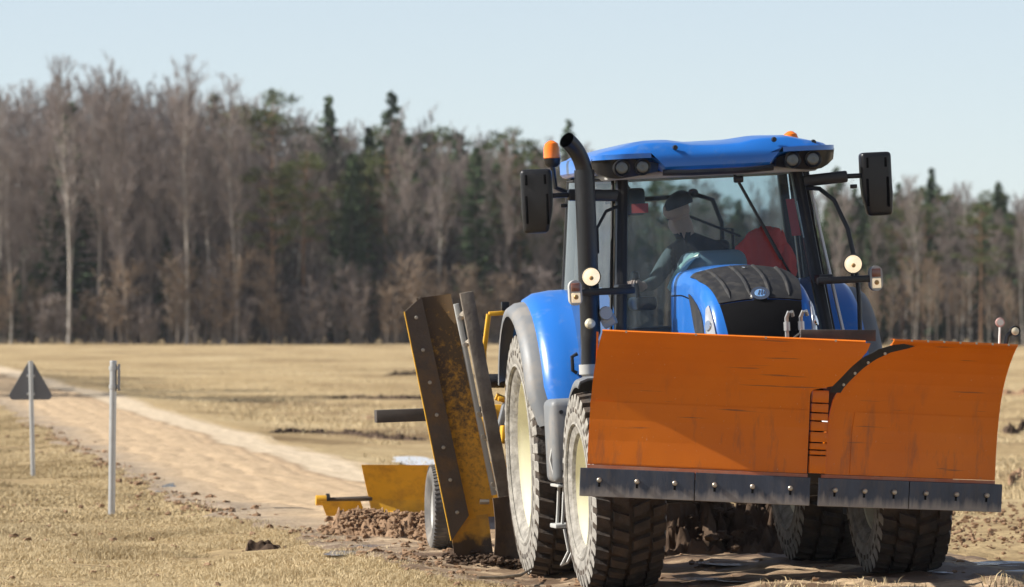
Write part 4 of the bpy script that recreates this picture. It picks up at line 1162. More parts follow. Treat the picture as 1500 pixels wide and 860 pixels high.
def lump(name, c, rad, seed, m, amp=0.22, freq=5.0, nu=36, nv=22, flat=None):
    mb = MB(); pts = []
    for i in range(nv + 1):
        t = math.pi * i / nv; row = []
        for j in range(nu + 1):
            a = 2 * math.pi * (j % nu) / nu
            v = Vector((math.sin(t) * math.cos(a), math.sin(t) * math.sin(a), math.cos(t)))
            q = 1 + amp * mnoise.noise(v * freq * 0.4 + Vector((seed, 0, 0))) + amp * 0.5 * (abs(mnoise.noise(v * freq + Vector((0, seed, 0)))))
            p = Vector((c[0] + rad[0] * v.x * q, c[1] + rad[1] * v.y * q, c[2] + rad[2] * v.z * q))
            if flat is not None and p.z < flat: p.z = flat - (flat - p.z) * 0.05
            row.append(p)
        pts.append(row)
    mb.grid(pts)
    return mb
mb = lump('jacket', (0.44, 1.98, 2.27), (0.185, 0.13, 0.20), 3.3, None, amp=0.25)
sl_ = lump('x', (0.60, 1.98, 2.20), (0.09, 0.08, 0.22), 8.1, None, amp=0.35); mb.add(sl_.v, sl_.f)
sl_ = lump('x', (0.34, 1.98, 2.17), (0.08, 0.08, 0.20), 5.1, None, amp=0.35); mb.add(sl_.v, sl_.f)
sl_ = lump('x', (0.52, 1.97, 2.40), (0.10, 0.10, 0.09), 2.1, None, amp=0.3); mb.add(sl_.v, sl_.f)
jk = mb.build('jacket', M['redjacket'], angle=80)
jk.location = TO; jk.rotation_euler = TR.rotation_euler
tag(jk, 'bright red jacket bunched up beside the driver behind the windshield', 'jacket')
mb = MB()
pts = []
for i in range(13):
    t = i / 12; row = []
    for j in range(9):
        s = j / 8
        row.append(Vector((-0.36 + 0.20 * t + 0.02 * math.sin(9 * s), 1.12 + 0.16 * s, 2.08 + 0.24 * math.sin(t * math.pi * 0.5) + 0.014 * math.sin(s * 14 + t * 5))))
    pts.append(row)
mb.shell(pts, (0.01, 0, -0.012))
cl = mb.build('cloth', M['towel']); cl.location = TO; cl.rotation_euler = TR.rotation_euler
tag(cl, 'pale green cloth lying behind the windshield above the bonnet', 'cloth')

# ------------------------------------------------------------------ V snow plough
PO = Vector((2.024, 47.7, 0.585)); PROLL = 2.45
PL = empty('snow_plough', PO, (0, R(PROLL), R(TYAW)))
tag(PL, 'orange two-winged snow plough carried in front of the blue tractor', 'plough')
PROF = [(0.0, 0.215), (0.001, 0.38), (0.008, 0.52), (0.022, 0.64), (0.042, 0.745), (0.070, 0.84), (0.108, 0.925), (0.152, 1.00), (0.200, 1.065), (0.235, 1.105)]
def wing_pt(phi, s, f, z):
    a = R(phi); return Vector((s * math.cos(a) + f * math.sin(a), s * math.sin(a) - f * math.cos(a), z))
def prof_f(z): return interp(z, [p[1] for p in PROF], [p[0] for p in PROF])
def left_in(z): return interp(z, [0.2, 0.775, 0.785, 0.80, 0.87, 0.94, 1.0, 1.05, 1.11], [-0.055, -0.055, 0.05, 0.085, 0.150, 0.21, 0.275, 0.315, 0.335])
def right_in(z): return interp(z, [0.2, 0.58, 0.72, 0.80, 0.87, 0.94, 1.0, 1.05, 1.08, 1.11], [0.075, 0.075, 0.095, 0.135, 0.19, 0.25, 0.32, 0.41, 0.52, 0.60])
WINGS = {-1: (-10.0, left_in, -1.53), 1: (15.0, right_in, 1.345)}
def dense_prof():
    out = []
    for (a, b) in zip(PROF, PROF[1:]):
        for k in range(3): out.append((lerp(a[0], b[0], k / 3), lerp(a[1], b[1], k / 3)))
    out.append(PROF[-1]); return out
for sg, (phi, fin, sout) in WINGS.items():
    pts = []
    for (f, z) in dense_prof():
        pts.append([wing_pt(phi, lerp(fin(z), sout + (0.30 * f if sg < 0 else 0), j / 10), f, z) for j in range(11)])
    mb = MB(); n_ = wing_pt(phi, 0, -0.012, 0)
    mb.shell(pts, n_, smooth=False)
    wg = mb.build('wing', M['orange'], PL)
    # seam line of the lower wear plate: a thin overlapping sheet
    pts = [[wing_pt(phi, lerp(fin(z) + sg * (0.06 if sg > 0 else 0.0) + (0.12 if sg > 0 else 0), sout + (-sg) * 0.004, j / 10), prof_f(z) + 0.005, z) for j in range(11)] for z in (0.225, 0.38, 0.52, 0.64)]
    mb = MB(); mb.shell(pts, n_ * 0.35, smooth=False); mb.build('wear_sheet', M['orange'], wg)
    # backing strip and top lip
    pts = [[wing_pt(phi, lerp(sg * 0.05, sout, j / 6), 0.004, z) for j in range(7)] for z in (0.14, 0.212)]
    mb = MB(); mb.shell(pts, n_ * 1.5, smooth=False); mb.build('backing_strip', M['orange_strip'], wg)
    if sg > 0:
        pts = [[wing_pt(phi, lerp(0.42, sout, j / 8), ff, zz) for j in range(9)] for (ff, zz) in ((0.228, 1.102), (0.262, 1.128), (0.262, 1.142), (0.20, 1.138))]
    else:
        pts = [[wing_pt(phi, lerp(0.30, sout, j / 8) + (0.07 * j / 8), ff, zz) for j in range(9)] for (ff, zz) in ((0.235, 1.103), (0.247, 1.113), (0.225, 1.122))]
    mb = MB(); mb.shell(pts, wing_pt(phi, 0, -0.012, 0.0), smooth=False); mb.build('top_lip', M['orange'], wg)
    if sg > 0:
        for k in range(7):
            p = wing_pt(phi, lerp(0.55, sout - 0.07, k / 6), 0.262, 1.135)
            mb = MB(); mb.tube([p, p + wing_pt(phi, 0, 0.006, 0)], 0.008, 8); mb.build('rivet', M['bolt'], wg)
    else:
        for k in range(4):
            p = wing_pt(phi, lerp(-1.3, 0.1, k / 3), 0.245, 1.112)
            mb = MB(); mb.tube([p, p + wing_pt(phi, 0, 0.008, 0)], 0.008, 8); mb.build('rivet', M['bolt'], wg)
    # stiffening ribs on the back
    for k in range(5):
        s0 = lerp(fin(0.3) + sg * 0.1, sout - sg * 0.03, k / 4)
        rp = [wing_pt(phi, s0, f - 0.013, z) for (f, z) in PROF] + [wing_pt(phi, s0, f - 0.11, z) for (f, z) in PROF[::-1]]
        t_ = wing_pt(phi, 0.012, 0, 0); N_ = len(rp)
        mb = MB(); mb.add(rp + [p + t_ for p in rp], [tuple(range(N_)), tuple(range(2 * N_ - 1, N_ - 1, -1))] + [(i, (i + 1) % N_, N_ + (i + 1) % N_, N_ + i) for i in range(N_)], smooth=False)
        mb.build('rib', M['orange'], wg)
    mb = MB(); mb.beam(wing_pt(phi, sg * 0.1, -0.07, 0.45), wing_pt(phi, sout - sg * 0.05, -0.07, 0.45), 0.10, 0.10, 0.01); mb.build('back_beam', M['orange'], wg)
    # cutting edge in two plates, three bolts each
    i0 = sg * (0.03 if sg < 0 else 0.022); i1 = sout + sg * 0.045
    mid = lerp(i0, i1, 0.50 if sg < 0 else 0.49)
    for (a, b) in ((i0, mid - sg * 0.003), (mid + sg * 0.003, i1)):
        mb = MB()
        ln = abs(b - a); cs_ = (a + b) / 2
        bm_c = wing_pt(phi, cs_, 0.017, 0.095)
        mb.box(bm_c, (ln, 0.024, 0.19), rot=(0, 0, R(phi)), bevel=0.003, seg=1)
        pl = mb.build('cutting_plate', M['plough_steel'], wg)
        for k in range(3):
            s0 = lerp(a, b, (0.17, 0.5, 0.83)[k])
            p = wing_pt(phi, s0, 0.029, 0.112)
            q = wing_pt(phi, 0, 1, 0)
            mb = MB(); mb.tube([p, p + q * 0.018, p + q * 0.026], [0.017, 0.017, 0.010], 10)
            bo = mb.build('bolt', M['bolt'], pl)
            mb = MB(); mb.box(p + Vector((0, 0, -0.028)) - q * 0.001, (0.016, 0.004, 0.034), rot=(0, 0, R(phi)), bevel=0.0); mb.build('bolt_slot', M['black_mesh'], pl)
# hinge column of stacked knuckles
mb = MB(); mb.tube([(0.01, 0.02, 0.215), (0.01, 0.02, 0.80)], 0.025, 14); hg = mb.build('hinge_pin', M['black_mesh'], PL)
zs = [0.215, 0.34, 0.375, 0.425, 0.50, 0.57, 0.625, 0.69, 0.78]
for a, b in zip(zs, zs[1:]):
    mb = MB(); mb.box((0.012, 0.005, (a + b) / 2), (0.112, 0.06, b - a - 0.008), bevel=0.006); mb.build('hinge_knuckle', M['orange'], hg)
mb = MB(); mb.box((0.0, 0.0, 0.80), (0.10, 0.08, 0.02), bevel=0.004); mb.build('hinge_cap', M['orange_strip'], hg)
# black rubber flap closing the gap, on the inner rim of the right wing
phi = WINGS[1][0]
zz = list(np.linspace(0.765, 1.098, 22))
pts = []
for z in zz:
    k = (z - 0.765) / 0.333
    wd = 0.085 if k < 0.8 else lerp(0.085, 0.12, (k - 0.8) / 0.2)
    pts.append([wing_pt(phi, right_in(z) + 0.018 - wd * (1 - j / 4), prof_f(z) + 0.012, z + 0.02 * (1 - j / 4) * k) for j in range(5)])
mb = MB(); mb.shell(pts, wing_pt(phi, 0, -0.008, 0)); fl = mb.build('rubber_flap', M['rubber'], PL)
for z in (0.82, 0.90, 0.975, 1.04):
    p = wing_pt(phi, right_in(z) - 0.006, prof_f(z) + 0.012, z)
    mb = MB(); mb.tube([p, p + wing_pt(phi, 0, 0.010, 0)], 0.010, 8); mb.build('flap_bolt', M['bolt'], fl)
# push frame to the tractor linkage, deflector plate behind the hinge
mb = MB()
mb.beam((-0.35, 0.25, 0.42), (-0.3, 1.25, 0.50), 0.10, 0.12, 0.01); mb.beam((0.35, 0.25, 0.42), (0.3, 1.25, 0.50), 0.10, 0.12, 0.01)
mb.beam((-0.5, 0.22, 0.42), (0.5, 0.22, 0.42), 0.12, 0.12, 0.01); mb.box((0, 1.12, 0.70), (0.75, 0.08, 0.62), bevel=0.02)
mb.beam((0, 0.15, 0.75), (0, 1.1, 0.9), 0.09, 0.09, 0.01)
mb.tube([(-0.7, 0.30, 0.5), (-0.2, 0.9, 0.55)], 0.04, 12); mb.tube([(0.7, 0.30, 0.5), (0.2, 0.9, 0.55)], 0.04, 12)
mb.build('push_frame', M['black'], PL)
mb = MB(); mb.box((0.12, 0.02, 1.15), (0.52, 0.02, 0.075), rot=(0, R(-2.2), R(4)), bevel=0.004); mb.build('deflector_plate', M['greybeam'], PL)
mb = MB(); mb.tube([(-0.20, 0.35, 1.00), (-0.17, 0.2, 1.10), (-0.11, 0.15, 1.155), (-0.05, 0.15, 1.14), (0.0, 0.2, 1.05)], 0.011, 8); mb.build('hydraulic_hose', M['rubber'], PL)
# marker disc and lamp on the right end
pe = wing_pt(phi, 1.29, 0.19, 1.135)
mb = MB(); mb.tube([pe + Vector((-0.045, 0, 0)), pe + Vector((-0.045, 0, 0.13))], 0.008, 8); mk = mb.build('marker_stem', M['white'], PL)
mb = MB(); mb.lathe([(-0.008, 0.0001), (-0.008, 0.030), (0.006, 0.032), (0.006, 0.0001)], c=pe + Vector((-0.045, 0, 0.150)), axis='Y', n=20); mb.build('marker_disc', M['markerface'], mk)
mb = MB(); mb.lathe([(-0.012, 0.0001), (-0.012, 0.022), (-0.007, 0.022)], c=pe + Vector((-0.045, 0, 0.150)), axis='Y', n=20); mb.build('marker_face', M['white'], mk)
mb = MB(); mb.tube([pe + Vector((0.0, 0, 0.0)), pe + Vector((0.01, 0, 0.06)), pe + Vector((0.035, 0, 0.085))], 0.016, 8); mb.lathe([(0.05, 0.02), (0.0, 0.036), (-0.03, 0.036)], c=pe + Vector((0.055, 0, 0.095)), axis='Y', n=18); ml_ = mb.build('position_lamp', M['black'], PL)
mb = MB(); mb.lathe([(-0.036, 0.0001), (-0.034, 0.02), (-0.028, 0.028)], c=pe + Vector((0.055, 0, 0.095)), axis='Y', n=16); mb.build('lamp_lens', M['lampwhite'], ml_)

# ------------------------------------------------------------------ towed grader behind the tractor
GO = Vector((TO.x, TO.y, 0)); 
GR = empty('towed_grader', GO, (0, 0, R(TYAW)))
tag(GR, 'yellow towed road grader with raised slanting wing blade behind the tractor', 'grader')
ga = R(TYAW)
def G(px, py, yl):
    """point of the grader frame seen at a photo position, at the given distance behind the front axle"""
    k = (px - 750) / 10416.7; kz = -(py - 467) / 10416.7
    x = (k * (GO.y + yl * math.cos(ga)) - GO.x + yl * math.sin(ga)) / (math.cos(ga) - k * math.sin(ga))
    Y = GO.y + x * math.sin(ga) + yl * math.cos(ga)
    return Vector((x, yl, CAM_H + kz * Y))
Yw = 4.7
# upright wing blade: s along its length from the foot to the tip
foot = G(690, 818, Yw); tip = G(640, 433, Yw)
ax = (tip - foot); LB = ax.length; ax.normalize()
side = Vector((1, 0, 0)) - ax * ax.x; side.normalize(); nrmB = Vector((0, -1, 0))
def wb(s, u, f): return foot + ax * s + side * u + nrmB * f
# curved mouldboard (concave to the camera)
prof = [(-0.02, 0.05), (0.03, 0.012), (0.09, 0.0), (0.15, 0.004), (0.20, 0.022), (0.245, 0.055)]
pts = [[wb(s, u - 0.01 - 0.135 * (s - 0.3) / (LB - 0.3), f) for (u, f) in prof] for s in np.linspace(0.30, LB, 14)]
mb = MB(); mb.shell(pts, nrmB * -0.014); wbo = mb.build('wing_mouldboard', M['spatter'], GR, angle=50)
pts = [[wb(s, u, f) for (u, f) in ((-0.13, 0.045), (-0.02, 0.012), (0.08, 0.0), (0.15, 0.01), (0.17, 0.03))] for s in np.linspace(0.0, 0.32, 4)]
mb = MB(); mb.shell(pts, nrmB * -0.02); mb.build('wing_foot', M['foot'], GR, angle=50)
# cutting edge along its left side, bolted
c0 = [(-0.15, 0.30), (-0.15, LB - 0.02)]
pts = [[wb(0.17, -0.145, 0.085), wb(0.33, 0.075, 0.040)], [wb(LB - 0.06, -0.255, 0.085), wb(LB + 0.0, -0.10, 0.040)]]
pts = [[wb(lerp(0.16, 0.33, j / 4) if i == 0 else lerp(LB - 0.09, LB + 0.01, j / 4), lerp(-0.14, 0.02, j / 4) if i == 0 else lerp(-0.27, -0.125, j / 4), lerp(0.085, 0.05, j / 4)) for j in range(5)] for i in range(2)]
pts = [[pts[0][j].lerp(pts[1][j], t) for j in range(5)] for t in np.linspace(0, 1, 8)]
mb = MB(); mb.shell(pts, nrmB * -0.02, smooth=False); ce = mb.build('wing_cutting_edge', M['rust'], GR)
for k in range(7):
    t = 0.07 + k * 0.145
    p = pts[0][2].lerp(pts[7][2], t) + nrmB * 0.001
    mb = MB(); mb.tube([p, p + nrmB * 0.014, p + nrmB * 0.02], [0.015, 0.015, 0.008], 8); mb.build('bolt', M['bolt'], ce)
pts2 = [[pts[i][0] + side * -0.006 + nrmB * -0.03, pts[i][0] + side * -0.006 + nrmB * 0.002] for i in range(8)]
mb = MB(); mb.shell(pts2, side * 0.006, smooth=False); mb.build('edge_bevel', M['yellow'], ce)
# second long plate, stood off behind
a0, a1 = G(741, 735, 4.5), G(683, 428, 4.5)
mb = MB(); mb.beam(a0, a1, 0.105, 0.05, 0.006, up=(0, 1, 0)); sp = mb.build('wing_back_plate', M['dustyplate'], GR)
b0, b1 = G(724, 725, 4.62), G(668, 445, 4.62)
mb = MB(); mb.beam(b0, b1, 0.04, 0.04, 0.004, up=(0, 1, 0)); mb.build('wing_strut', M['lgrey'], GR)
for t in (0.05, 0.30, 0.42, 0.78, 0.92):
    p, q = b0.lerp(b1, t), a0.lerp(a1, t)
    mb = MB(); mb.beam(p, q + Vector((0, 0.05, 0)), 0.03, 0.04, 0.004); mb.tube([p + Vector((0, -0.03, 0.01)), p + Vector((0, -0.06, 0.01))], 0.018, 8); mb.build('standoff', M['bolt'], sp)
# dark shoe hanging at the foot
pts = []
for i in range(7):
    t = i / 6; row = []
    for j in range(6):
        s = j / 5
        row.append(G(lerp(lerp(722, 762, s), lerp(720, 765, s), t) + 5 * math.sin(t * 3.0) * (1 - s), lerp(lerp(730, 724, s), lerp(832, 834, s), t), 4.25 + 0.06 * math.sin(s * 3)))
    pts.append(row)
mb = MB(); mb.shell(pts, (0, 0.03, 0)); mb.build('mud_shoe', M['shoe'], GR)
p = G(703, 735, 4.6); mb = MB(); mb.tube([p, p + Vector((0.07, 0, 0))], 0.02, 8); mb.build('pivot_bolt', M['bolt'], GR)
# carrying wheel
def small_wheel(c, r, w):
    t = MB(); W = w / 2
    t.lathe([(-0.7 * W, 0.58 * r), (-0.95 * W, 0.72 * r), (-1.0 * W, 0.84 * r), (-0.86 * W, 0.965 * r), (-0.4 * W, r), (0.4 * W, r), (0.86 * W, 0.965 * r), (1.0 * W, 0.84 * r), (0.95 * W, 0.72 * r), (0.7 * W, 0.58 * r)], n=48)
    wo = MB(); wo.lathe([(-0.5 * W, 0.0001), (-0.5 * W, 0.3 * r), (-0.3 * W, 0.45 * r), (-0.72 * W, 0.60 * r)], n=36)
    o = wo.build('wheel', M['lgrey'], GR); o.location = c
    for k in range(56):
        a = 2 * math.pi * k / 56
        for sg in (-1, 1):
            vs = []
            for (xx, da) in ((0.10, 0), (0.92, 0.06), (0.92, 0.11), (0.10, 0.06)):
                for rr_ in (0.985, 1.02):
                    q = r * rr_ * (1 - 0.035 * (xx / 0.92) ** 4); vs.append((sg * xx * W, q * math.cos(a + da), q * math.sin(a + da)))
            t.add(vs, [(1, 3, 5, 7), (0, 1, 3, 2), (2, 3, 5, 4), (4, 5, 7, 6), (6, 7, 1, 0)], smooth=False)
    t.build('tyre', mat('grey_trailer_tyre', (0.085, 0.082, 0.08), 0.85, dust=(0.30, 0.27, 0.23), dust_amt=0.4), o)
wc = G(650, 738, 6.9); wc.z = 0.34
small_wheel(wc, 0.34, 0.24)
# frame: drawbar, main beam, cross beam seen left of the wing, yellow hoop, rear blade
mb = MB(); mb.beam((0, 3.6, 0.75), (0, 12.3, 0.85), 0.22, 0.26, 0.03); mb.beam((-1.45, 6.9, 0.62), (1.45, 6.9, 0.62), 0.16, 0.16, 0.02); mb.beam((-1.40, 6.9, 0.34), (-1.40, 6.9, 0.70), 0.1, 0.1, 0.01); mb.beam(wc + Vector((0.1, 0, 0)), wc + Vector((0.35, 0, 0.28)), 0.08, 0.08, 0.01)
mb.beam((-1.2, 4.9, 0.95), (0, 4.9, 0.9), 0.14, 0.14, 0.01)
mb.build('main_frame', M['yellow'], GR)
p0, p1 = G(550, 610, 6.2), G(720, 604, 6.2)
mb = MB(); mb.beam(p0, p1, 0.10, 0.165, 0.006, up=(0, 1, 0)); mb.build('cross_beam', M['greybeam'], GR)
mb = MB(); mb.beam(p1, Vector((-0.1, 6.2, p1.z)), 0.13, 0.12, 0.006); mb.build('cross_beam_stub', M['yellow'], GR)
hp = [G(709, 515, 5.6), G(716, 460, 5.6), G(757, 457, 5.6), G(830, 457, 5.6)]
mb = MB()
for a, b in zip(hp, hp[1:]): mb.beam(a, b, 0.035, 0.05, 0.006, up=(0, 1, 0))
mb.beam(hp[0], hp[0] + Vector((0.0, 0, -0.9)), 0.035, 0.05, 0.006, up=(0, 1, 0))
mb.build('yellow_hoop', M['yellow'], GR)
mb = MB(); mb.beam(G(740, 455, 5.6), G(740, 442, 5.6), 0.06, 0.05, 0.004, up=(0, 1, 0)); mb.build('hoop_bracket', M['black'], GR)
c_ = G(727, 558, 5.2)
mb = MB(); mb.lathe([(-0.03, 0.0001), (-0.03, 0.035), (0.0, 0.055), (0.12, 0.055), (0.14, 0.03), (0.16, 0.018), (0.19, 0.018)], c=c_ + Vector((-0.06, 0, 0)), axis='X', n=18); mb.build('accumulator', M['black'], GR)
mb = MB(); mb.tube([c_ + Vector((0.0, 0.02, -0.12)), c_ + Vector((0.1, 0.02, -0.16)), c_ + Vector((0.14, 0.02, -0.4))], 0.03, 8); mb.box(c_ + Vector((0.06, 0, -0.14)), (0.1, 0.08, 0.04), bevel=0.01); mb.build('hydraulic_block', M['yellow'], GR)
mb = MB(); mb.box(c_ + Vector((0.09, 0.0, -0.30)), (0.14, 0.1, 0.24), rot=(0, R(14), 0), bevel=0.015); mb.build('pump_cover', M['grey'], GR)
# rear blade on the ground
Yb = 12.4
pts = []
for (zf_, ff) in ((0.10, 0.03), (0.16, 0.0), (0.26, 0.0), (0.38, 0.05), (0.50, 0.15), (0.57, 0.24)):
    x0 = G(545 - 20 * max(0, (zf_ - 0.12) / 0.45) ** 1.3, 720, Yb).x; row = []
    for j in range(9): row.append(Vector((lerp(x0, 0.6, j / 8), Yb - ff - 0.32 * (lerp(x0, 0.6, j / 8) - x0), zf_)))
    pts.append(row)
mb = MB(); mb.shell(pts, (0, 0.014, 0)); rb = mb.build('rear_blade', M['yellow'], GR, angle=20)
pts = [[Vector((lerp(G(478, 740, Yb).x, G(536, 740, Yb).x, j / 4) - 0.06 * i, Yb - 0.02 - 0.10 * i, 0.12 + 0.13 * i)) for j in range(5)] for i in range(2)]
mb = MB(); mb.shell(pts, (0, 0.014, 0), smooth=False); mb.build('blade_extension', M['yellow'], rb)
p0, p1 = G(466, 733, Yb), G(545, 730, Yb)
mb = MB(); mb.tube([p0, p1], 0.022, 10); rod = mb.build('cylinder_rod', M['greybeam'], GR)
mb = MB(); mb.tube([p0 + Vector((-0.02, 0, 0)), p0 + Vector((0.07, 0, 0))], 0.045, 12); mb.build('rod_eye', M['yellow'], rod)
mb = MB(); mb.tube([p0 + Vector((0.07, 0, 0)), p0 + Vector((0.10, 0, 0))], 0.06, 12); mb.build('rod_collar', M['black'], rod)
pts = [[Vector((lerp(G(500, 755, Yb).x, 0.6, j / 6), Yb - 0.02 - 0.32 * (lerp(G(500, 755, Yb).x, 0.6, j / 6) - G(500, 755, Yb).x), z)) for j in range(7)] for z in (0.01, 0.12)]
mb = MB(); mb.shell(pts, (0, 0.016, 0), smooth=False); mb.build('rear_cutting_edge', M['steel'], GR)

# ------------------------------------------------------------------ road signs seen from behind
def at(px, py):
    d = CAM_H * 10416.7 / (py - 467); return (px - 750) / 10416.7 * d, d
x, y = at(163, 745); z = hz(x, y)
mb = MB(); mb.tube([(0, 0, -0.25), (0.02, 0, 1.48)], 0.034, 16); p_ = mb.build('post', M['zinc'], None)
SP = empty('marker_post', (x, y, z)); p_.parent = SP
mb = MB(); mb.lathe([(1.478, 0.036), (1.49, 0.034), (1.495, 0.0001)], c=(0.02, 0, 0), axis='Z', n=16); mb.build('post_cap', M['zinc'], SP)
for zz in (1.42, 1.24):
    mb = MB(); mb.lathe([(zz - 0.02, 0.033), (zz - 0.02, 0.042), (zz + 0.02, 0.042), (zz + 0.02, 0.033)], c=(0.018, 0, 0), axis='Z', n=16); mb.box((0.06, 0.0, zz), (0.05, 0.03, 0.03), bevel=0.004)
    mb.build('clamp', M['zinc'], SP)
mb = MB(); mb.box((0.075, 0.0, 1.33), (0.012, 0.22, 0.26), bevel=0.003); mb.build('sign_plate', M['signback'], SP)
tag(SP, 'galvanised post with edge-on small sign plate standing nearest on the grass verge', 'post')
x, y = at(49, 690); z = hz(x, y)
SS = empty('warning_sign', (x, y, z), (0, 0, R(8)))
mb = MB(); mb.tube([(0, 0, -0.25), (-0.035, 0, 1.40)], 0.028, 14); mb.build('post', M['zinc'], SS)
def tri(r, yy, n=6, rc=0.05):
    out = []
    for k in range(3):
        a = R(90 + 120 * k); c_ = Vector((math.cos(a), 0, math.sin(a))) * (r - rc * 2)
        for j in range(n + 1):
            b = a - R(60) + R(120) * j / n; out.append(c_ + Vector((math.cos(b) * rc, yy, math.sin(b) * rc)))
    return out
c0 = Vector((-0.03, 0.045, 1.10))
f_, b_ = tri(0.34, 0.0), tri(0.34, 0.012); N_ = len(f_)
mb = MB(); mb.add([c0 + p for p in f_ + b_], [tuple(range(N_)), tuple(range(2 * N_ - 1, N_ - 1, -1))] + [(i, (i + 1) % N_, N_ + (i + 1) % N_, N_ + i) for i in range(N_)], smooth=False); mb.build('sign_plate', M['signback'], SS)
for zz in (0.12, -0.10):
    mb = MB(); mb.box(c0 + Vector((0, -0.012, zz)), (0.10, 0.02, 0.03), bevel=0.004); mb.build('clamp', M['zinc'], SS)
tag(SS, 'triangular road sign seen from its dark back on a thin pole at far left', 'road sign')
# ------------------------------------------------------------------ trees
def tint_mat(name, c0, c1, rough=0.9, trans=0.0, spec=0.1):
    m, nt, b = new_mat(name)
    N, L = nt.nodes, nt.links
    at_ = N.new('ShaderNodeAttribute'); at_.attribute_name = 'tint'
    oi = N.new('ShaderNodeObjectInfo')
    ad = N.new('ShaderNodeMath'); ad.operation = 'MULTIPLY_ADD'; ad.inputs[1].default_value = 0.6; 
    L.new(at_.outputs['Fac'], ad.inputs[0])
    m2_ = N.new('ShaderNodeMath'); m2_.operation = 'MULTIPLY'; m2_.inputs[1].default_value = 0.4; L.new(oi.outputs['Random'], m2_.inputs[0]); L.new(m2_.outputs[0], ad.inputs[2])
    mx = N.new('ShaderNodeMix'); mx.data_type = 'RGBA'; mx.inputs[6].default_value = (*c0, 1); mx.inputs[7].default_value = (*c1, 1)
    L.new(ad.outputs[0], mx.inputs[0]); L.new(mx.outputs[2], b.inputs['Base Color'])
    b.inputs['Roughness'].default_value = rough; b.inputs['Specular IOR Level'].default_value = spec
    if trans:
        b.inputs['Transmission Weight'].default_value = 0
    return m
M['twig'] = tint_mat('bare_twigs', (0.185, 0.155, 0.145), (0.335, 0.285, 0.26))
M['twig_pale'] = tint_mat('pale_bare_twigs', (0.20, 0.15, 0.11), (0.34, 0.26, 0.19))
M['bark'] = mat('grey_brown_bark', (0.20, 0.17, 0.145), 0.95, var=0.35, vscale=3)
M['birch'] = mat('birch_bark', (0.50, 0.46, 0.41), 0.8, var=0.15, vscale=2, dust=(0.07, 0.06, 0.055), dust_amt=0.42, dust_scale=1.1, stretch=(3, 3, 0.9))
M['pinebark'] = mat('pine_bark', (0.24, 0.145, 0.085), 0.95, var=0.3, vscale=3)
M['spruce'] = tint_mat('spruce_needles', (0.03, 0.052, 0.030), (0.085, 0.118, 0.055))
M['pine'] = tint_mat('pine_needles', (0.05, 0.07, 0.028), (0.14, 0.155, 0.062))

class TB:
    """triangle soup for crowns"""
    def __init__(s): s.v = []; s.f = []; s.t = []
    def tri(s, a, b, c, t):
        n = len(s.v); s.v += [a, b, c]; s.f.append((n, n + 1, n + 2)); s.t += [t] * 3
def crown_mesh(name, tb, m):
    o = np_mesh(name, np.array(s_ := [tuple(v) for v in tb.v]), np.array(tb.f), m, smooth=False, attr=tb.t)
    return o
def rv(rr):
    while True:
        v = Vector((rr.uniform(-1, 1), rr.uniform(-1, 1), rr.uniform(-1, 1)))
        if 0.05 < v.length < 1: return v.normalized()
def twig(tb, p, d, ln, w_, t, rr):
    side_ = d.cross(rv(rr)); 
    if side_.length < 1e-3: return
    side_.normalize()
    e = p + d * ln + rv(rr) * ln * 0.12
    tb.tri(p - side_ * w_ / 2, p + side_ * w_ / 2, e, t)
def bare_tree(seed, H, spread, nprim, base_frac, twm, barkm, lean=0.0, up=0.75, tw=0.04):
    rr = random.Random(seed)
    trunk = MB(); tb = TB()
    path = []; rad = []
    ph = rr.uniform(0, 6.28)
    for k in range(11):
        t = k / 10
        path.append(Vector((lean * H * t * t + 0.016 * H * math.sin(t * 5 + ph), 0.010 * H * math.sin(t * 4 + ph * 2), t * H * 0.96)))
        rad.append(lerp(0.0062 * H, 0.0010 * H, t ** 0.9))
    trunk.tube(path, rad, 7)
    def on(t):
        i = min(9, int(t * 10)); return path[i].lerp(path[i + 1], t * 10 - i)
    for k in range(nprim):
        t = lerp(base_frac, 0.97, (k + rr.random()) / nprim)
        a = k * 2.4 + rr.uniform(-0.5, 0.5)
        p = on(t)
        ln = spread * H * (0.25 + 0.75 * math.sin(math.pi * min(1, (t - base_frac) / (1 - base_frac) * 0.80 + 0.14))) * rr.uniform(0.7, 1.15)
        dv = Vector((math.cos(a), math.sin(a), up * rr.uniform(0.8, 1.6))).normalized()
        pp = [p]; q = p.copy(); dd = dv.copy()
        for s in range(4):
            dd = (dd + Vector((0, 0, 0.12)) + rv(rr) * 0.13).normalized(); q = q + dd * ln / 4; pp.append(q.copy())
        r0 = lerp(0.0030, 0.0012, t) * H
        trunk.tube(pp, [r0, r0 * 0.75, r0 * 0.5, r0 * 0.32, r0 * 0.12], 4)
        for s in range(8):
            u = rr.uniform(0.15, 1.0); i = min(3, int(u * 4)); b = pp[i].lerp(pp[i + 1], u * 4 - i)
            d2 = ((pp[i + 1] - pp[i]).normalized() + rv(rr) * 0.6 + Vector((0, 0, 0.4))).normalized()
            l2 = ln * rr.uniform(0.22, 0.5)
            tn = rr.random()
            twig(tb, b, d2, l2, tw * 1.5, tn, rr)
            for w2 in range(6):
                b2 = b + d2 * l2 * rr.uniform(0.2, 0.95)
                d3 = (d2 + rv(rr) * 0.65 + Vector((0, 0, 0.3))).normalized()
                l3 = l2 * rr.uniform(0.35, 0.8)
                twig(tb, b2, d3, l3, tw, rr.random() * 0.5 + tn * 0.5, rr)
                for w3 in range(3):
                    twig(tb, b2 + d3 * l3 * rr.uniform(0.3, 0.8), (d3 + rv(rr) * 0.8).normalized(), l3 * 0.7, tw * 0.75, rr.random() * 0.5 + tn * 0.5, rr)
    return trunk, tb, barkm, twm
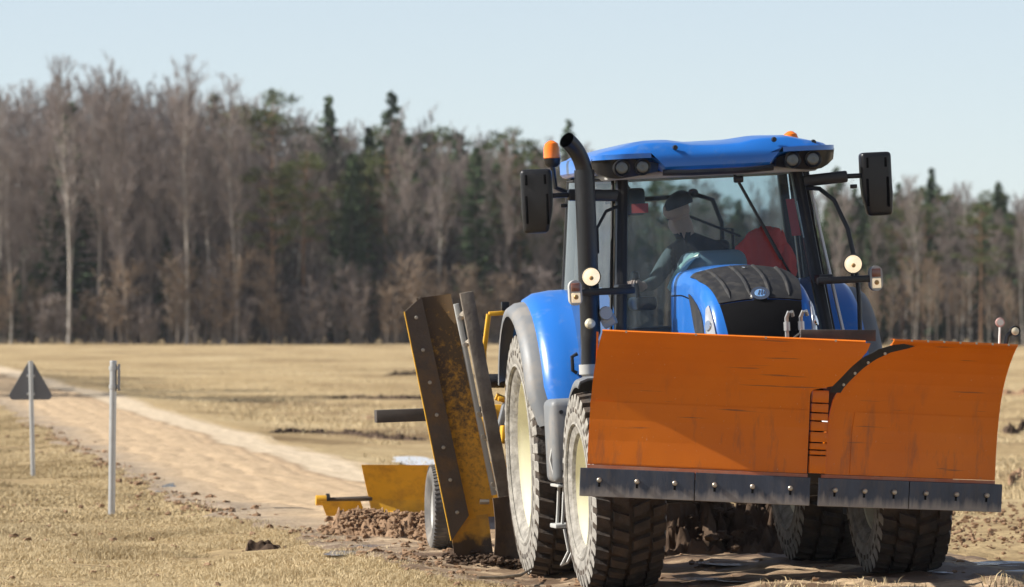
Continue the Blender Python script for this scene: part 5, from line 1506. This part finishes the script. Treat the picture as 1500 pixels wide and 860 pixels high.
def shrub(seed, H, twm):
    rr = random.Random(seed); trunk = MB(); tb = TB()
    for k in range(9):
        a = rr.uniform(0, 6.28); b = Vector((rr.uniform(-0.5, 0.5), rr.uniform(-0.5, 0.5), 0)); hh = H * rr.uniform(0.55, 1.0)
        pth = [b + Vector((math.cos(a) * 0.22 * hh * t * t, math.sin(a) * 0.22 * hh * t * t, hh * t)) for t in (0, 0.3, 0.6, 0.85, 1)]
        trunk.tube(pth, [0.035, 0.03, 0.022, 0.012, 0.005], 4)
        for s in range(26):
            t = rr.uniform(0.15, 1); i = min(3, int(t * 4)); p = pth[i].lerp(pth[i + 1], t * 4 - i)
            dv = (Vector((0, 0, 0.9)) + rv(rr) * 0.9).normalized(); ln = hh * rr.uniform(0.10, 0.24)
            twig(tb, p, dv, ln, 0.05, rr.random(), rr)
            for w2 in range(3): twig(tb, p + dv * ln * rr.uniform(0.2, 0.8), (dv + rv(rr) * 0.8).normalized(), ln * 0.6, 0.04, rr.random(), rr)
    return trunk, tb, M['bark'], twm
def spruce(seed, H, wd):
    rr = random.Random(seed); trunk = MB(); tb = TB()
    trunk.tube([(0, 0, 0), (0, 0, H * 0.5), (0, 0, H)], [0.009 * H, 0.006 * H, 0.0008 * H], 7)
    for k in range(330):
        t = lerp(0.06, 0.99, (k + rr.random()) / 330) ** 0.9; z = t * H
        rad = wd * H * (1 - t) ** 0.8 * (1.0 if t > 0.2 else 0.8) + 0.010 * H
        a = rr.uniform(0, 6.28); L_ = rad * rr.uniform(0.45, 1.15)
        droop = rr.uniform(0.1, 0.5); tn = rr.random()
        ca, sa = math.cos(a), math.sin(a)
        for s in range(10):
            u = (s + rr.random()) / 10
            c_ = Vector((ca * L_ * u, sa * L_ * u, z - droop * L_ * u + 0.28 * L_ * u * u))
            wv = Vector((-sa, ca, 0)) * (0.22 * L_ * (1 - u) + 0.12) * rr.uniform(0.5, 1.2)
            fw = Vector((ca, sa, rr.uniform(-0.3, 0.1))) * (0.10 * L_ + 0.12)
            for sg in (-1, 1):
                tb.tri(c_, c_ + fw, c_ + wv * sg + fw * 0.5 + Vector((0, 0, -rr.uniform(0.05, 0.4))), tn * 0.6 + rr.random() * 0.4)
    return trunk, tb, M['bark'], M['spruce']
def pine(seed, H):
    rr = random.Random(seed); trunk = MB(); tb = TB()
    ph = rr.uniform(0, 6.28)
    path = [Vector((0.012 * H * math.sin(t * 4 + ph), 0, t * H * 0.95)) for t in np.linspace(0, 1, 8)]
    trunk.tube(path, [lerp(0.009 * H, 0.002 * H, t) for t in np.linspace(0, 1, 8)], 7)
    for k in range(46):
        t = lerp(0.48, 1.0, rr.random() ** 0.8); a = rr.uniform(0, 6.28)
        L_ = 0.17 * H * math.sin(math.pi * min(1.0, (t - 0.40) / 0.60 * 0.82 + 0.1)) * rr.uniform(0.5, 1.1) + 0.25
        p = path[min(7, int(t * 7))].copy(); p.z = t * H * 0.95
        c_ = p + Vector((math.cos(a) * L_, math.sin(a) * L_, L_ * rr.uniform(0.1, 0.6)))
        trunk.tube([p, p.lerp(c_, 0.5) + Vector((0, 0, -0.05)), c_], [0.0022 * H, 0.0014 * H, 0.01], 4)
        tn = rr.random(); cr_ = rr.uniform(0.5, 1.0) * 0.055 * H
        for s in range(75):
            v = rv(rr) * cr_ * rr.random() ** 0.5; v.z *= 0.55
            d_ = (rv(rr) + Vector((0, 0, 0.5))).normalized(); e_ = d_.cross(rv(rr)); ln = rr.uniform(0.2, 0.42)
            q = c_ + v
            tb.tri(q - e_ * 0.07, q + e_ * 0.07, q + d_ * ln, tn * 0.6 + rr.random() * 0.4)
    return trunk, tb, M['pinebark'], M['pine']

class Kind:
    def __init__(s, name, spec):
        s.name = name; trunk, tb, bm_, cm = spec
        o = trunk.build('trunk', bm_, None, angle=60); s.trunk = o.data; bpy.data.objects.remove(o)
        o = crown_mesh('crown', tb, cm); s.crown = o.data; bpy.data.objects.remove(o)
    def place(s, x, y, z, sc, rz, label, cat='tree', group=None, sx=1.0):
        e = empty(s.name, (x, y, z), (0, 0, rz)); e.scale = (sc * sx, sc * sx, sc)
        for nm, me in (('trunk', s.trunk), ('crown', s.crown)):
            o = bpy.data.objects.new(nm, me); COL.objects.link(o); o.parent = e
        tag(e, label, cat, group); return e
K_birch = [Kind('birch_tree', bare_tree(s, 20, 0.15, 30, 0.40, M['twig'], M['birch'], lean=l, up=1.25, tw=0.030)) for s, l in ((1, 0.02), (2, -0.03), (3, 0.05))]
K_bare = [Kind('bare_tree', bare_tree(10 + s, 18, 0.16, 32, 0.20, M['twig'], M['bark'], lean=l, up=1.3, tw=0.030)) for s, l in ((1, 0.0), (2, 0.03), (3, -0.02), (4, 0.01))]
K_pale = [Kind('bare_tree', bare_tree(20 + s, 14, 0.20, 26, 0.22, M['twig_pale'], M['birch'])) for s in (1, 2)]
K_shrub = [Kind('bare_shrub', shrub(30 + s, 5, m_)) for s, m_ in ((1, M['twig']), (2, M['twig_pale']), (3, M['twig_pale']))]
K_spruce = [Kind('spruce_tree', spruce(40 + s, 18, w_)) for s, w_ in ((1, 0.15), (2, 0.18), (3, 0.13))]
K_pine = [Kind('pine_tree', pine(50 + s, 18)) for s in (1, 2, 3)]

TOPX = [-200, 0, 60, 120, 200, 270, 330, 400, 500, 575, 700, 830, 900, 1000, 1200, 1300, 1400, 1500, 1700]
TOPY = [100, 112, 90, 80, 95, 92, 115, 135, 155, 148, 170, 190, 205, 220, 240, 240, 252, 262, 270]
fr_ = random.Random(5)
D0 = 518.0
def top_h(px, d): return (467 - interp(px, TOPX, TOPY)) / 10416.7 * d + CAM_H
def zone(px): return 'left' if px < 360 else ('middle' if px < 900 else 'right')
ZN = {'left': 'in the tall woods behind the left of the field', 'middle': 'in the mixed woods between road sign and tractor', 'right': 'in the low woods right of the tractor'}
def put(kinds, px, d, hfac, base_h, labelk, sx=1.0):
    x = (px - 750) / 10416.7 * d; h_ = top_h(px, D0) * hfac
    k = fr_.choice(kinds)
    zz = zone(px)
    k.place(x, d, hz(x, d) - 0.1, h_ / base_h, fr_.uniform(0, 6.28), labelk + ' ' + ZN[zz], 'tree' if 'shrub' not in k.name else 'shrub', (labelk.split(' standing')[0] + 's ' + zz).replace('birchs', 'birches'), sx)
px = -130.0
# ranks of trees from front to back
for row, (d, step) in enumerate(((D0, 44), (D0 + 4, 40), (D0 + 9, 36), (D0 + 15, 34), (D0 + 22, 32), (D0 + 30, 32), (D0 + 38, 32))):
    px = -140 + fr_.uniform(0, 30)
    while px < 1640:
        p = px + fr_.uniform(-12, 12); dd = d + fr_.uniform(-1.8, 1.8)
        hf = fr_.uniform(0.74, 0.97) if row < 3 else fr_.uniform(0.88, 1.01)
        con = interp(p, [-200, 320, 380, 450, 700, 900, 1200, 1500], [0.0, 0.02, 0.28, 0.52, 0.62, 0.58, 0.54, 0.50])
        if row == 0: con *= 0.55
        r_ = fr_.random()
        if 880 < p < 1180 and row > 2: px += step; continue      # wholly hidden by the cab
        if r_ < con:
            if fr_.random() < 0.5: put(K_spruce, p, dd, hf * 0.98, 18, 'dark green spruce standing', fr_.uniform(0.85, 1.25))
            else: put(K_pine, p, dd, hf, 18, 'green topped pine standing')
        elif fr_.random() < 0.42: put(K_birch, p, dd, hf, 20, 'leafless pale-trunked birch standing')
        else: put(K_bare, p, dd, hf, 18, 'leafless grey-brown tree standing')
        px += step * fr_.uniform(0.75, 1.25)
# understorey and the paler young growth at the foot of the woods
px = -120
while px < 1600:
    p = px + fr_.uniform(-8, 8); x_ = p
    if not (900 < p < 1200):
        if p > 1230: put(K_pale, p, D0 - 4 + fr_.uniform(-2, 2), fr_.uniform(0.36, 0.50), 14, 'pale young bare sapling standing')
        elif 560 < p < 700 or p < 60: put(K_shrub[1:], p, D0 - 3 + fr_.uniform(-2, 2), fr_.uniform(0.22, 0.38), 5, 'bushy brown shrub standing', fr_.uniform(0.9, 1.3))
        else: put(K_shrub[:2], p, D0 - 2 + fr_.uniform(-2, 2), fr_.uniform(0.16, 0.40), 5, 'bushy brown shrub standing', fr_.uniform(0.9, 1.3))
    px += 22
px = -120
while px < 1600:
    if not (900 < px < 1200): put(K_spruce, px + fr_.uniform(-10, 10), D0 + 6 + fr_.uniform(-3, 3), fr_.uniform(0.22, 0.45), 18, 'small dark spruce standing low', 1.3)
    px += fr_.uniform(34, 60)
# depth of the woods behind the countable ranks: one mass of dark conifers and trunks
tbw = TB(); rw_ = random.Random(77)
for k in range(150):
    px_ = lerp(-160, 1660, (k + rw_.random()) / 150); d_ = D0 + rw_.uniform(42, 62); x_ = (px_ - 750) / 10416.7 * d_
    Hh = top_h(px_, D0) * rw_.uniform(0.55, 0.86)
    for j in range(420):
        t = rw_.random() ** 0.8; a = rw_.uniform(0, 6.28); r_ = 2.6 * (1 - 0.75 * t) * rw_.random() ** 0.5
        p = Vector((x_ + r_ * math.cos(a), d_ + r_ * math.sin(a), t * Hh)); e_ = rv(rw_); f_ = rv(rw_)
        tbw.tri(p - e_ * 0.3, p + e_ * 0.3, p + f_ * 0.75 + Vector((0, 0, 0.2)), rw_.random())
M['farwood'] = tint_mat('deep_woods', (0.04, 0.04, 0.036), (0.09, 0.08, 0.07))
fw_ = crown_mesh('deep_woods', tbw, M['farwood'])
tag(fw_, 'dim depth of the woods behind the front ranks of trees', kind='stuff')
# tangled leafless undergrowth between the trunks
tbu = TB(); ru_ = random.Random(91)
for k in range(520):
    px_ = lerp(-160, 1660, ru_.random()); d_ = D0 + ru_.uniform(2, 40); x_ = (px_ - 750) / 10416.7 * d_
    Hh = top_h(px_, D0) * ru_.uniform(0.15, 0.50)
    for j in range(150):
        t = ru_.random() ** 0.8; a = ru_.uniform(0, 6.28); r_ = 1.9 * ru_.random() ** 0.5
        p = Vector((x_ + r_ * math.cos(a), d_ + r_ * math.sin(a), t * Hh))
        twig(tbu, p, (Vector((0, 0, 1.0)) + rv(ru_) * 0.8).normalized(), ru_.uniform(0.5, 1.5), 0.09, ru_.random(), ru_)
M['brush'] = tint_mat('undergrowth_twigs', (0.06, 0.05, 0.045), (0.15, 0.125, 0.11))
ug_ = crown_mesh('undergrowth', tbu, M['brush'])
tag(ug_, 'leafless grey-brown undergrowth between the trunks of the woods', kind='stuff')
# individual trees that stand out
def star(kind, px, top, d, label, base_h, sx=1.0):
    x = (px - 750) / 10416.7 * d; h_ = (467 - top) / 10416.7 * d + CAM_H
    kind.place(x, d, hz(x, d) - 0.1, h_ / base_h, px * 0.7, label, 'tree', None, sx)
star(K_pine[0], 398, 116, D0 + 8, 'tallest dark pine rising above bare trees left of centre', 18)
star(K_spruce[0], 574, 126, D0 + 14, 'pointed spruce tip rising highest above the middle of the woods', 18)
star(K_spruce[2], 481, 134, D0 + 14, 'slim spruce tip between the tallest pine and the pointed spruce', 18)
star(K_spruce[1], 832, 168, D0 + 14, 'lone spruce tip poking up just left of the exhaust tip', 18, 0.8)
star(K_spruce[0], 1225, 236, D0 + 8, 'spruce tip just left of the right-hand mirror', 18)
star(K_spruce[1], 1462, 258, D0 + 8, 'spruce tip above the lamp on the right end of the plough', 18)
star(K_spruce[2], 1365, 238, D0 + 10, 'spruce tip rising right of the right-hand mirror', 18)
star(K_pine[1], 745, 168, D0 + 8, 'rounded pine crown above the left-hand mirror', 18)
star(K_birch[0], 340, 112, D0 - 3, 'white-trunked birch with forking limbs left of the tallest pine', 20)
star(K_birch[1], 100, 84, D0 - 4, 'straight white-trunked birch behind the galvanised post and sign', 20)
star(K_bare[2], 180, 92, D0 - 3.5, 'dark leafless tree whose slim top rises above the galvanised post', 18)
star(K_birch[0], 270, 86, D0 - 3, 'birch with pale trunk rising to the wispy top of the left woods', 20)
# trees just outside the frame whose shadows cross the road
for i in range(27):
    y_ = 166 + i * 2.7; x_ = float(road_l(y_)) - 3.6 - 1.2 * fr_.random()
    s_ = fr_.uniform(0.36, 0.55) if i not in (2, 3) else 0.72
    K = (K_spruce if i % 3 else K_pine)[i % 3]
    K.place(x_, y_, hz(x_, y_) - 0.05, s_, i * 1.3, 'roadside conifer whose shadow falls across the road at far left', 'tree', 'roadside conifers at far left', 1.25)

# ------------------------------------------------------------------ grass
M['grass'] = tint_mat('dry_grass_blades', (0.235, 0.175, 0.09), (0.62, 0.505, 0.315), rough=0.9)
def grass(name, X, Y, hmin, hmax, wid, label):
    n = len(X)
    Z = height(X, Y) - 0.01
    a = nrng.uniform(0, 2 * np.pi, n); hh = nrng.uniform(hmin, hmax, n) * (0.55 + 0.9 * np.clip(vnoise(X / 0.8, Y / 0.8) + 0.5, 0, 1))
    lean = nrng.uniform(0.2, 1.5, n) * hh; la = nrng.uniform(0, 2 * np.pi, n)
    w_ = wid * nrng.uniform(0.6, 1.4, n)
    bx, by = np.cos(a) * w_ / 2, np.sin(a) * w_ / 2
    P = np.stack([X, Y, Z], -1)
    v0 = P + np.stack([-bx, -by, 0 * bx], -1); v1 = P + np.stack([bx, by, 0 * bx], -1)
    mid = P + np.stack([np.cos(la) * lean * 0.35, np.sin(la) * lean * 0.35, hh * 0.62], -1)
    tip = P + np.stack([np.cos(la) * lean, np.sin(la) * lean, hh * nrng.uniform(0.55, 1.0, n)], -1)
    v2 = mid + np.stack([bx, by, 0 * bx], -1) * 0.7; v3 = mid - np.stack([bx, by, 0 * bx], -1) * 0.7
    V_ = np.stack([v0, v1, v2, v3, tip], 1).reshape(-1, 3)
    b = np.arange(n) * 5
    T_ = np.concatenate([np.stack([b, b + 1, b + 2], 1), np.stack([b, b + 2, b + 3], 1), np.stack([b + 3, b + 2, b + 4], 1)])
    tint = np.clip(nrng.random(n) * 0.55 + 1.2 * (vnoise(X / 1.5 + 40, Y / 2.6 + 11) + 0.28) + 0.5 * vnoise(X / 0.4 + 4, Y / 0.5 + 1), 0, 1)
    o = np_mesh(name, V_, T_, M['grass'], smooth=False, attr=np.repeat(tint, 5))
    return tag(o, label, 'grass', kind='stuff')
def scatter(n, d0, d1, fx, pw=1.0, keep=None):
    d = d0 * (d1 / d0) ** (nrng.random(n) ** pw)
    x0, x1 = fx(d)
    x = x0 + (x1 - x0) * nrng.random(n)
    if keep is not None:
        k = keep(x, d); x, d = x[k], d[k]
    return x, d
patch = lambda x, d: vnoise(x / 1.1 + 30, d / 1.6 + 3) + 0.5 * vnoise(x / 0.35, d / 0.45) > -0.30
X, Y = scatter(250000, 46, 66, lambda d: (-0.085 * d, road_l(d) - 0.05 + 0.22 * nrng.standard_normal(len(d))), keep=patch)
grass('verge_grass', X, Y, 0.018, 0.058, 0.0042, 'dry yellow grass of the near verge')
X, Y = scatter(170000, 66, 160, lambda d: (-0.085 * d, road_l(d) - 0.1 + 0.25 * nrng.standard_normal(len(d))), keep=patch)
grass('far_verge_grass', X, Y, 0.02, 0.055, 0.008, 'dry grass of the verge beside the road signs')
patch2 = lambda x, d: vnoise(x / 9 + 30, d / 5 + 3) + 0.6 * vnoise(x / 2, d / 2) > -0.1
X, Y = scatter(150000, 50, 420, lambda d: (road_r(d) + 0.3 + 0.5 * np.abs(nrng.standard_normal(len(d))), 0.085 * d + 2), keep=patch2)
grass('field_grass', X, Y, 0.03, 0.13, 0.012, 'pale dead grass of the field behind the tractor')
X, Y = scatter(5000, 45, 50.5, lambda d: (road_l(d), road_l(d) + 4.5), keep=lambda x, d: (d < 49.2 - 0.1 * x) & (vnoise(x * 2, d * 2) > -0.1))
grass('roadside_grass', X, Y, 0.03, 0.09, 0.009, 'sparse dry grass at the road edge before the tractor')

# ------------------------------------------------------------------ earth clods
M['soil'] = mat('broken_clay_soil', (0.25, 0.160, 0.098), 0.95, var=0.45, vscale=5, bump=0.8, bump_scale=18, spec=0.15)
M['soil_dark'] = mat('damp_dark_soil', (0.075, 0.05, 0.034), 0.95, var=0.45, vscale=6, bump=0.8, bump_scale=18, spec=0.15)
def icos():
    bm = bmesh.new(); bmesh.ops.create_icosphere(bm, subdivisions=2, radius=1.0)
    bm.verts.index_update()
    v = np.array([x.co[:] for x in bm.verts]); f = np.array([[x.index for x in q.verts] for q in bm.faces]); bm.free(); return v, f
IV, IF = icos()
def clods(name, pos, size, m, label, kind='stuff', flatten=0.75):
    vs, fs = [], []
    for i, ((x, y, z), s) in enumerate(zip(pos, size)):
        q = nrng.random(3) * 40
        ns = np.array([0.50 + 0.95 * abs(mnoise.noise(Vector(p * 1.3 + q))) + 0.35 * mnoise.noise(Vector(p * 3.0 + q)) for p in IV])
        sc = s * np.array([nrng.uniform(0.75, 1.3), nrng.uniform(0.75, 1.3), nrng.uniform(0.6, 1.0) * flatten])
        vs.append(IV * ns[:, None] * sc + np.array([x, y, z])); fs.append(IF + i * len(IV))
    o = np_mesh(name, np.concatenate(vs), np.concatenate(fs), m, smooth=False)
    return tag(o, label, kind=kind)
# ridge thrown up along the left road edge
pos, size = [], []
for k in range(1100):
    d = 52 * (125 / 52) ** nrng.random(); s = 0.010 + 0.05 * nrng.random() ** 3.0
    x = road_l(d) + 0.05 + 0.15 * nrng.standard_normal() + (0.3 * nrng.standard_normal() if nrng.random() < 0.2 else 0)
    if vnoise(np.array([d / 2.1]), np.array([3.3]))[0] < -0.12: continue
    pos.append((x, d, hz(x, d) + s * 0.3)); size.append(s)
clods('edge_clods', pos, size, M['soil'], 'line of soil clods along the left edge of the road')
# windrow rolled up in front of the rear blade, running under the tractor's tail
pos, size = [], []
for k in range(1300):
    t = nrng.random(); px = lerp(478, 700, t)
    d = lerp(60.8, 59.4, t); x = (px - 750) / 10416.7 * d
    hh = 0.20 * min(1, t * 6 + 0.15) * nrng.random()
    off = nrng.standard_normal() * 0.55 * (1 - hh / 0.3)
    s = 0.012 + 0.04 * nrng.random() ** 2.2
    pos.append((x + 0.05 * nrng.standard_normal(), d + off, hz(x, d + off) + hh)); size.append(s)
clods('soil_windrow', pos, size, M['soil'], 'ridge of broken brown soil in front of the yellow rear blade')
pos, size = [], []
for k in range(500):
    px = lerp(960, 1290, nrng.random()); d = 55.9 + nrng.standard_normal() * 0.4; x = (px - 750) / 10416.7 * d
    hh = 0.55 * nrng.random() * max(0.25, 1 - abs(d - 55.9) / 1.2); s = 0.015 + 0.06 * nrng.random() ** 2.5
    pos.append((x, d, hh - 0.02)); size.append(s)
clods('soil_bank', pos, size, M['soil_dark'], 'bank of dark soil seen under the tractor between the wheels')
# mud crumbs about the wheels, verge and right-hand side
pos, size = [], []
for k in range(800):
    d = nrng.uniform(49, 63); x = nrng.uniform(float(road_l(d)) - 0.2, 0.085 * d)
    if nrng.random() < 0.5: x = float(road_l(d)) + abs(nrng.standard_normal()) * 0.7
    s = 0.012 + 0.035 * nrng.random() ** 2.5
    pos.append((x, d, hz(x, d) + s * 0.4)); size.append(s)
for k in range(420):
    d = nrng.uniform(58, 76); x = (lerp(1370, 1530, nrng.random()) - 750) / 10416.7 * d
    s = 0.012 + 0.035 * nrng.random() ** 2.5
    pos.append((x, d, hz(x, d) + 0.06 * nrng.random())); size.append(s)
for k in range(160):
    d = nrng.uniform(48.5, 75); x = nrng.uniform(-0.075 * d, float(road_l(d)))
    s = 0.012 + 0.035 * nrng.random() ** 3
    pos.append((x, d, hz(x, d) + s * 0.5)); size.append(s)
clods('mud_crumbs', pos, size, M['soil'], 'scattered mud crumbs on road and verge')
def mound(name, P, half, H, m, label, nl=220, nw=40, seed=0):
    """crumbled soil ridge following the polyline P: a rough height field"""
    P = np.array(P, float); tt = np.linspace(0, 1, nl); k = np.linspace(0, 1, len(P))
    cx, cy = np.interp(tt, k, P[:, 0]), np.interp(tt, k, P[:, 1])
    ww = np.linspace(-1, 1, nw)
    XX_ = np.repeat(cx[:, None], nw, 1); YY_ = cy[:, None] + ww[None] * half
    env = np.clip(1 - ww[None] ** 2, 0, 1) ** 0.8 * np.clip(np.minimum(tt, 1 - tt) * 12, 0, 1)[:, None]
    n_ = 0.75 + 0.9 * vnoise(XX_ / 0.35 + seed, YY_ / 0.35) + 1.2 * vnoise(XX_ / 0.11, YY_ / 0.11 + seed) + 1.2 * vnoise(XX_ / 0.045 + seed, YY_ / 0.045)
    ZZ_ = height(XX_, YY_) - 0.03 + H * env * np.clip(n_, 0.1, 2)
    o_ = np_mesh(name, np.stack([XX_, YY_, ZZ_], -1).reshape(-1, 3), grid_quads(nl, nw), m, smooth=False)
    return tag(o_, label, kind='stuff')
mound('soil_ridge', [((478 - 750) / 10416.7 * 60.8, 60.8), ((700 - 750) / 10416.7 * 59.4, 59.4)], 0.75, 0.15, M['soil'], 'crumbled core of the soil ridge before the rear blade', seed=3)
mound('soil_bank_core', [((930 - 750) / 10416.7 * 56, 55.9), ((1310 - 750) / 10416.7 * 56, 56.1)], 0.9, 0.40, M['soil_dark'], 'crumbled core of the dark soil bank under the tractor', nl=260, seed=8)
mound('edge_ridge', [(float(road_l(q)) + 0.05, q) for q in np.linspace(51, 96, 30)], 0.30, 0.035, M['soil'], 'low crumbled ridge along the left road edge', nl=900, nw=10, seed=5)
# wet earth pushed up round the foot of the raised wing
gm_ = Matrix.Rotation(ga, 4, 'Z'); gm_.translation = GO
pos, size = [], []
for k in range(170):
    q_ = gm_ @ (foot + Vector((0.15 * nrng.standard_normal() + 0.04, -0.02 + 0.15 * nrng.standard_normal(), 0)))
    s = 0.015 + 0.035 * nrng.random() ** 2
    pos.append((q_.x, q_.y, hz(q_.x, q_.y) + 0.06 * nrng.random())); size.append(s)
for k in range(120):
    q_ = gm_ @ (G(745, 828, 4.2) + Vector((0.14 * nrng.standard_normal(), 0.14 * nrng.standard_normal(), 0)))
    s = 0.015 + 0.035 * nrng.random() ** 2
    pos.append((q_.x, q_.y, hz(q_.x, q_.y) + 0.07 * nrng.random())); size.append(s)
clods('wet_earth', pos, size, M['soil_dark'], 'wet earth pushed up round the foot of the raised blade')
# the distinct heap on the verge
o = mound('soil_heap', [(-2.17, 57.6), (-1.80, 57.65)], 0.20, 0.075, M['soil_dark'], None, nl=60, nw=34, seed=27)
del o['kind']
tag(o, 'small dark soil heap lying on the grass verge left of the grader', 'soil heap')
# low dark ridges of turned sod running across the far field, broken up by gaps
for k_, (pa_, pb_, py_, hh_, hw_) in enumerate(((385, 640, 632, 0.085, 0.5), (700, 760, 628, 0.09, 0.5), (470, 700, 579, 0.10, 0.8), (520, 700, 604, 0.06, 0.5), (1450, 1560, 622, 0.13, 0.6), (1455, 1560, 690, 0.10, 0.4), (560, 700, 548, 0.12, 1.2), (1440, 1560, 576, 0.14, 1.0))):
    d_ = CAM_H * 10416.7 / (py_ - 467)
    mound('sod_ridge', [((lerp(pa_, pb_, q) - 750) / 10416.7 * d_, d_ + 2.5 * math.sin(q * 5 + k_)) for q in np.linspace(0, 1, 9)], hw_, hh_, M['soil_dark'] if k_ % 2 == 0 else M['soil'], 'broken dark ridge of turned sod across the straw field', nl=160, nw=12, seed=30 + k_)
# stick at the wheel
mb = MB()
pa = [at(700, 855), at(735, 851), at(762, 847), at(778, 841)]
mb.tube([(p[0], p[1], hz(*p) + 0.05 + 0.02 * i) for i, p in enumerate(pa)], [0.010, 0.012, 0.012, 0.008], 7)
tag(mb.build('stick', M['dustyplate']), 'pale stick lying in the grass beside the left tyres', 'stick')

# ------------------------------------------------------------------ thin spring haze
hzb = MB(); hzb.box((0, 990, 14.0), (2700, 2200, 34.0))
hm = bpy.data.materials.new('haze_air'); hm.use_nodes = True
hm.node_tree.nodes.remove(hm.node_tree.nodes['Principled BSDF'])
pv = hm.node_tree.nodes.new('ShaderNodeVolumePrincipled')
pv.inputs['Color'].default_value = (0.86, 0.92, 1.0, 1); pv.inputs['Density'].default_value = 0.00007; pv.inputs['Anisotropy'].default_value = 0.2
hm.node_tree.links.new(pv.outputs[0], hm.node_tree.nodes['Material Output'].inputs['Volume'])
ho = hzb.build('haze', hm); tag(ho, kind='stuff')
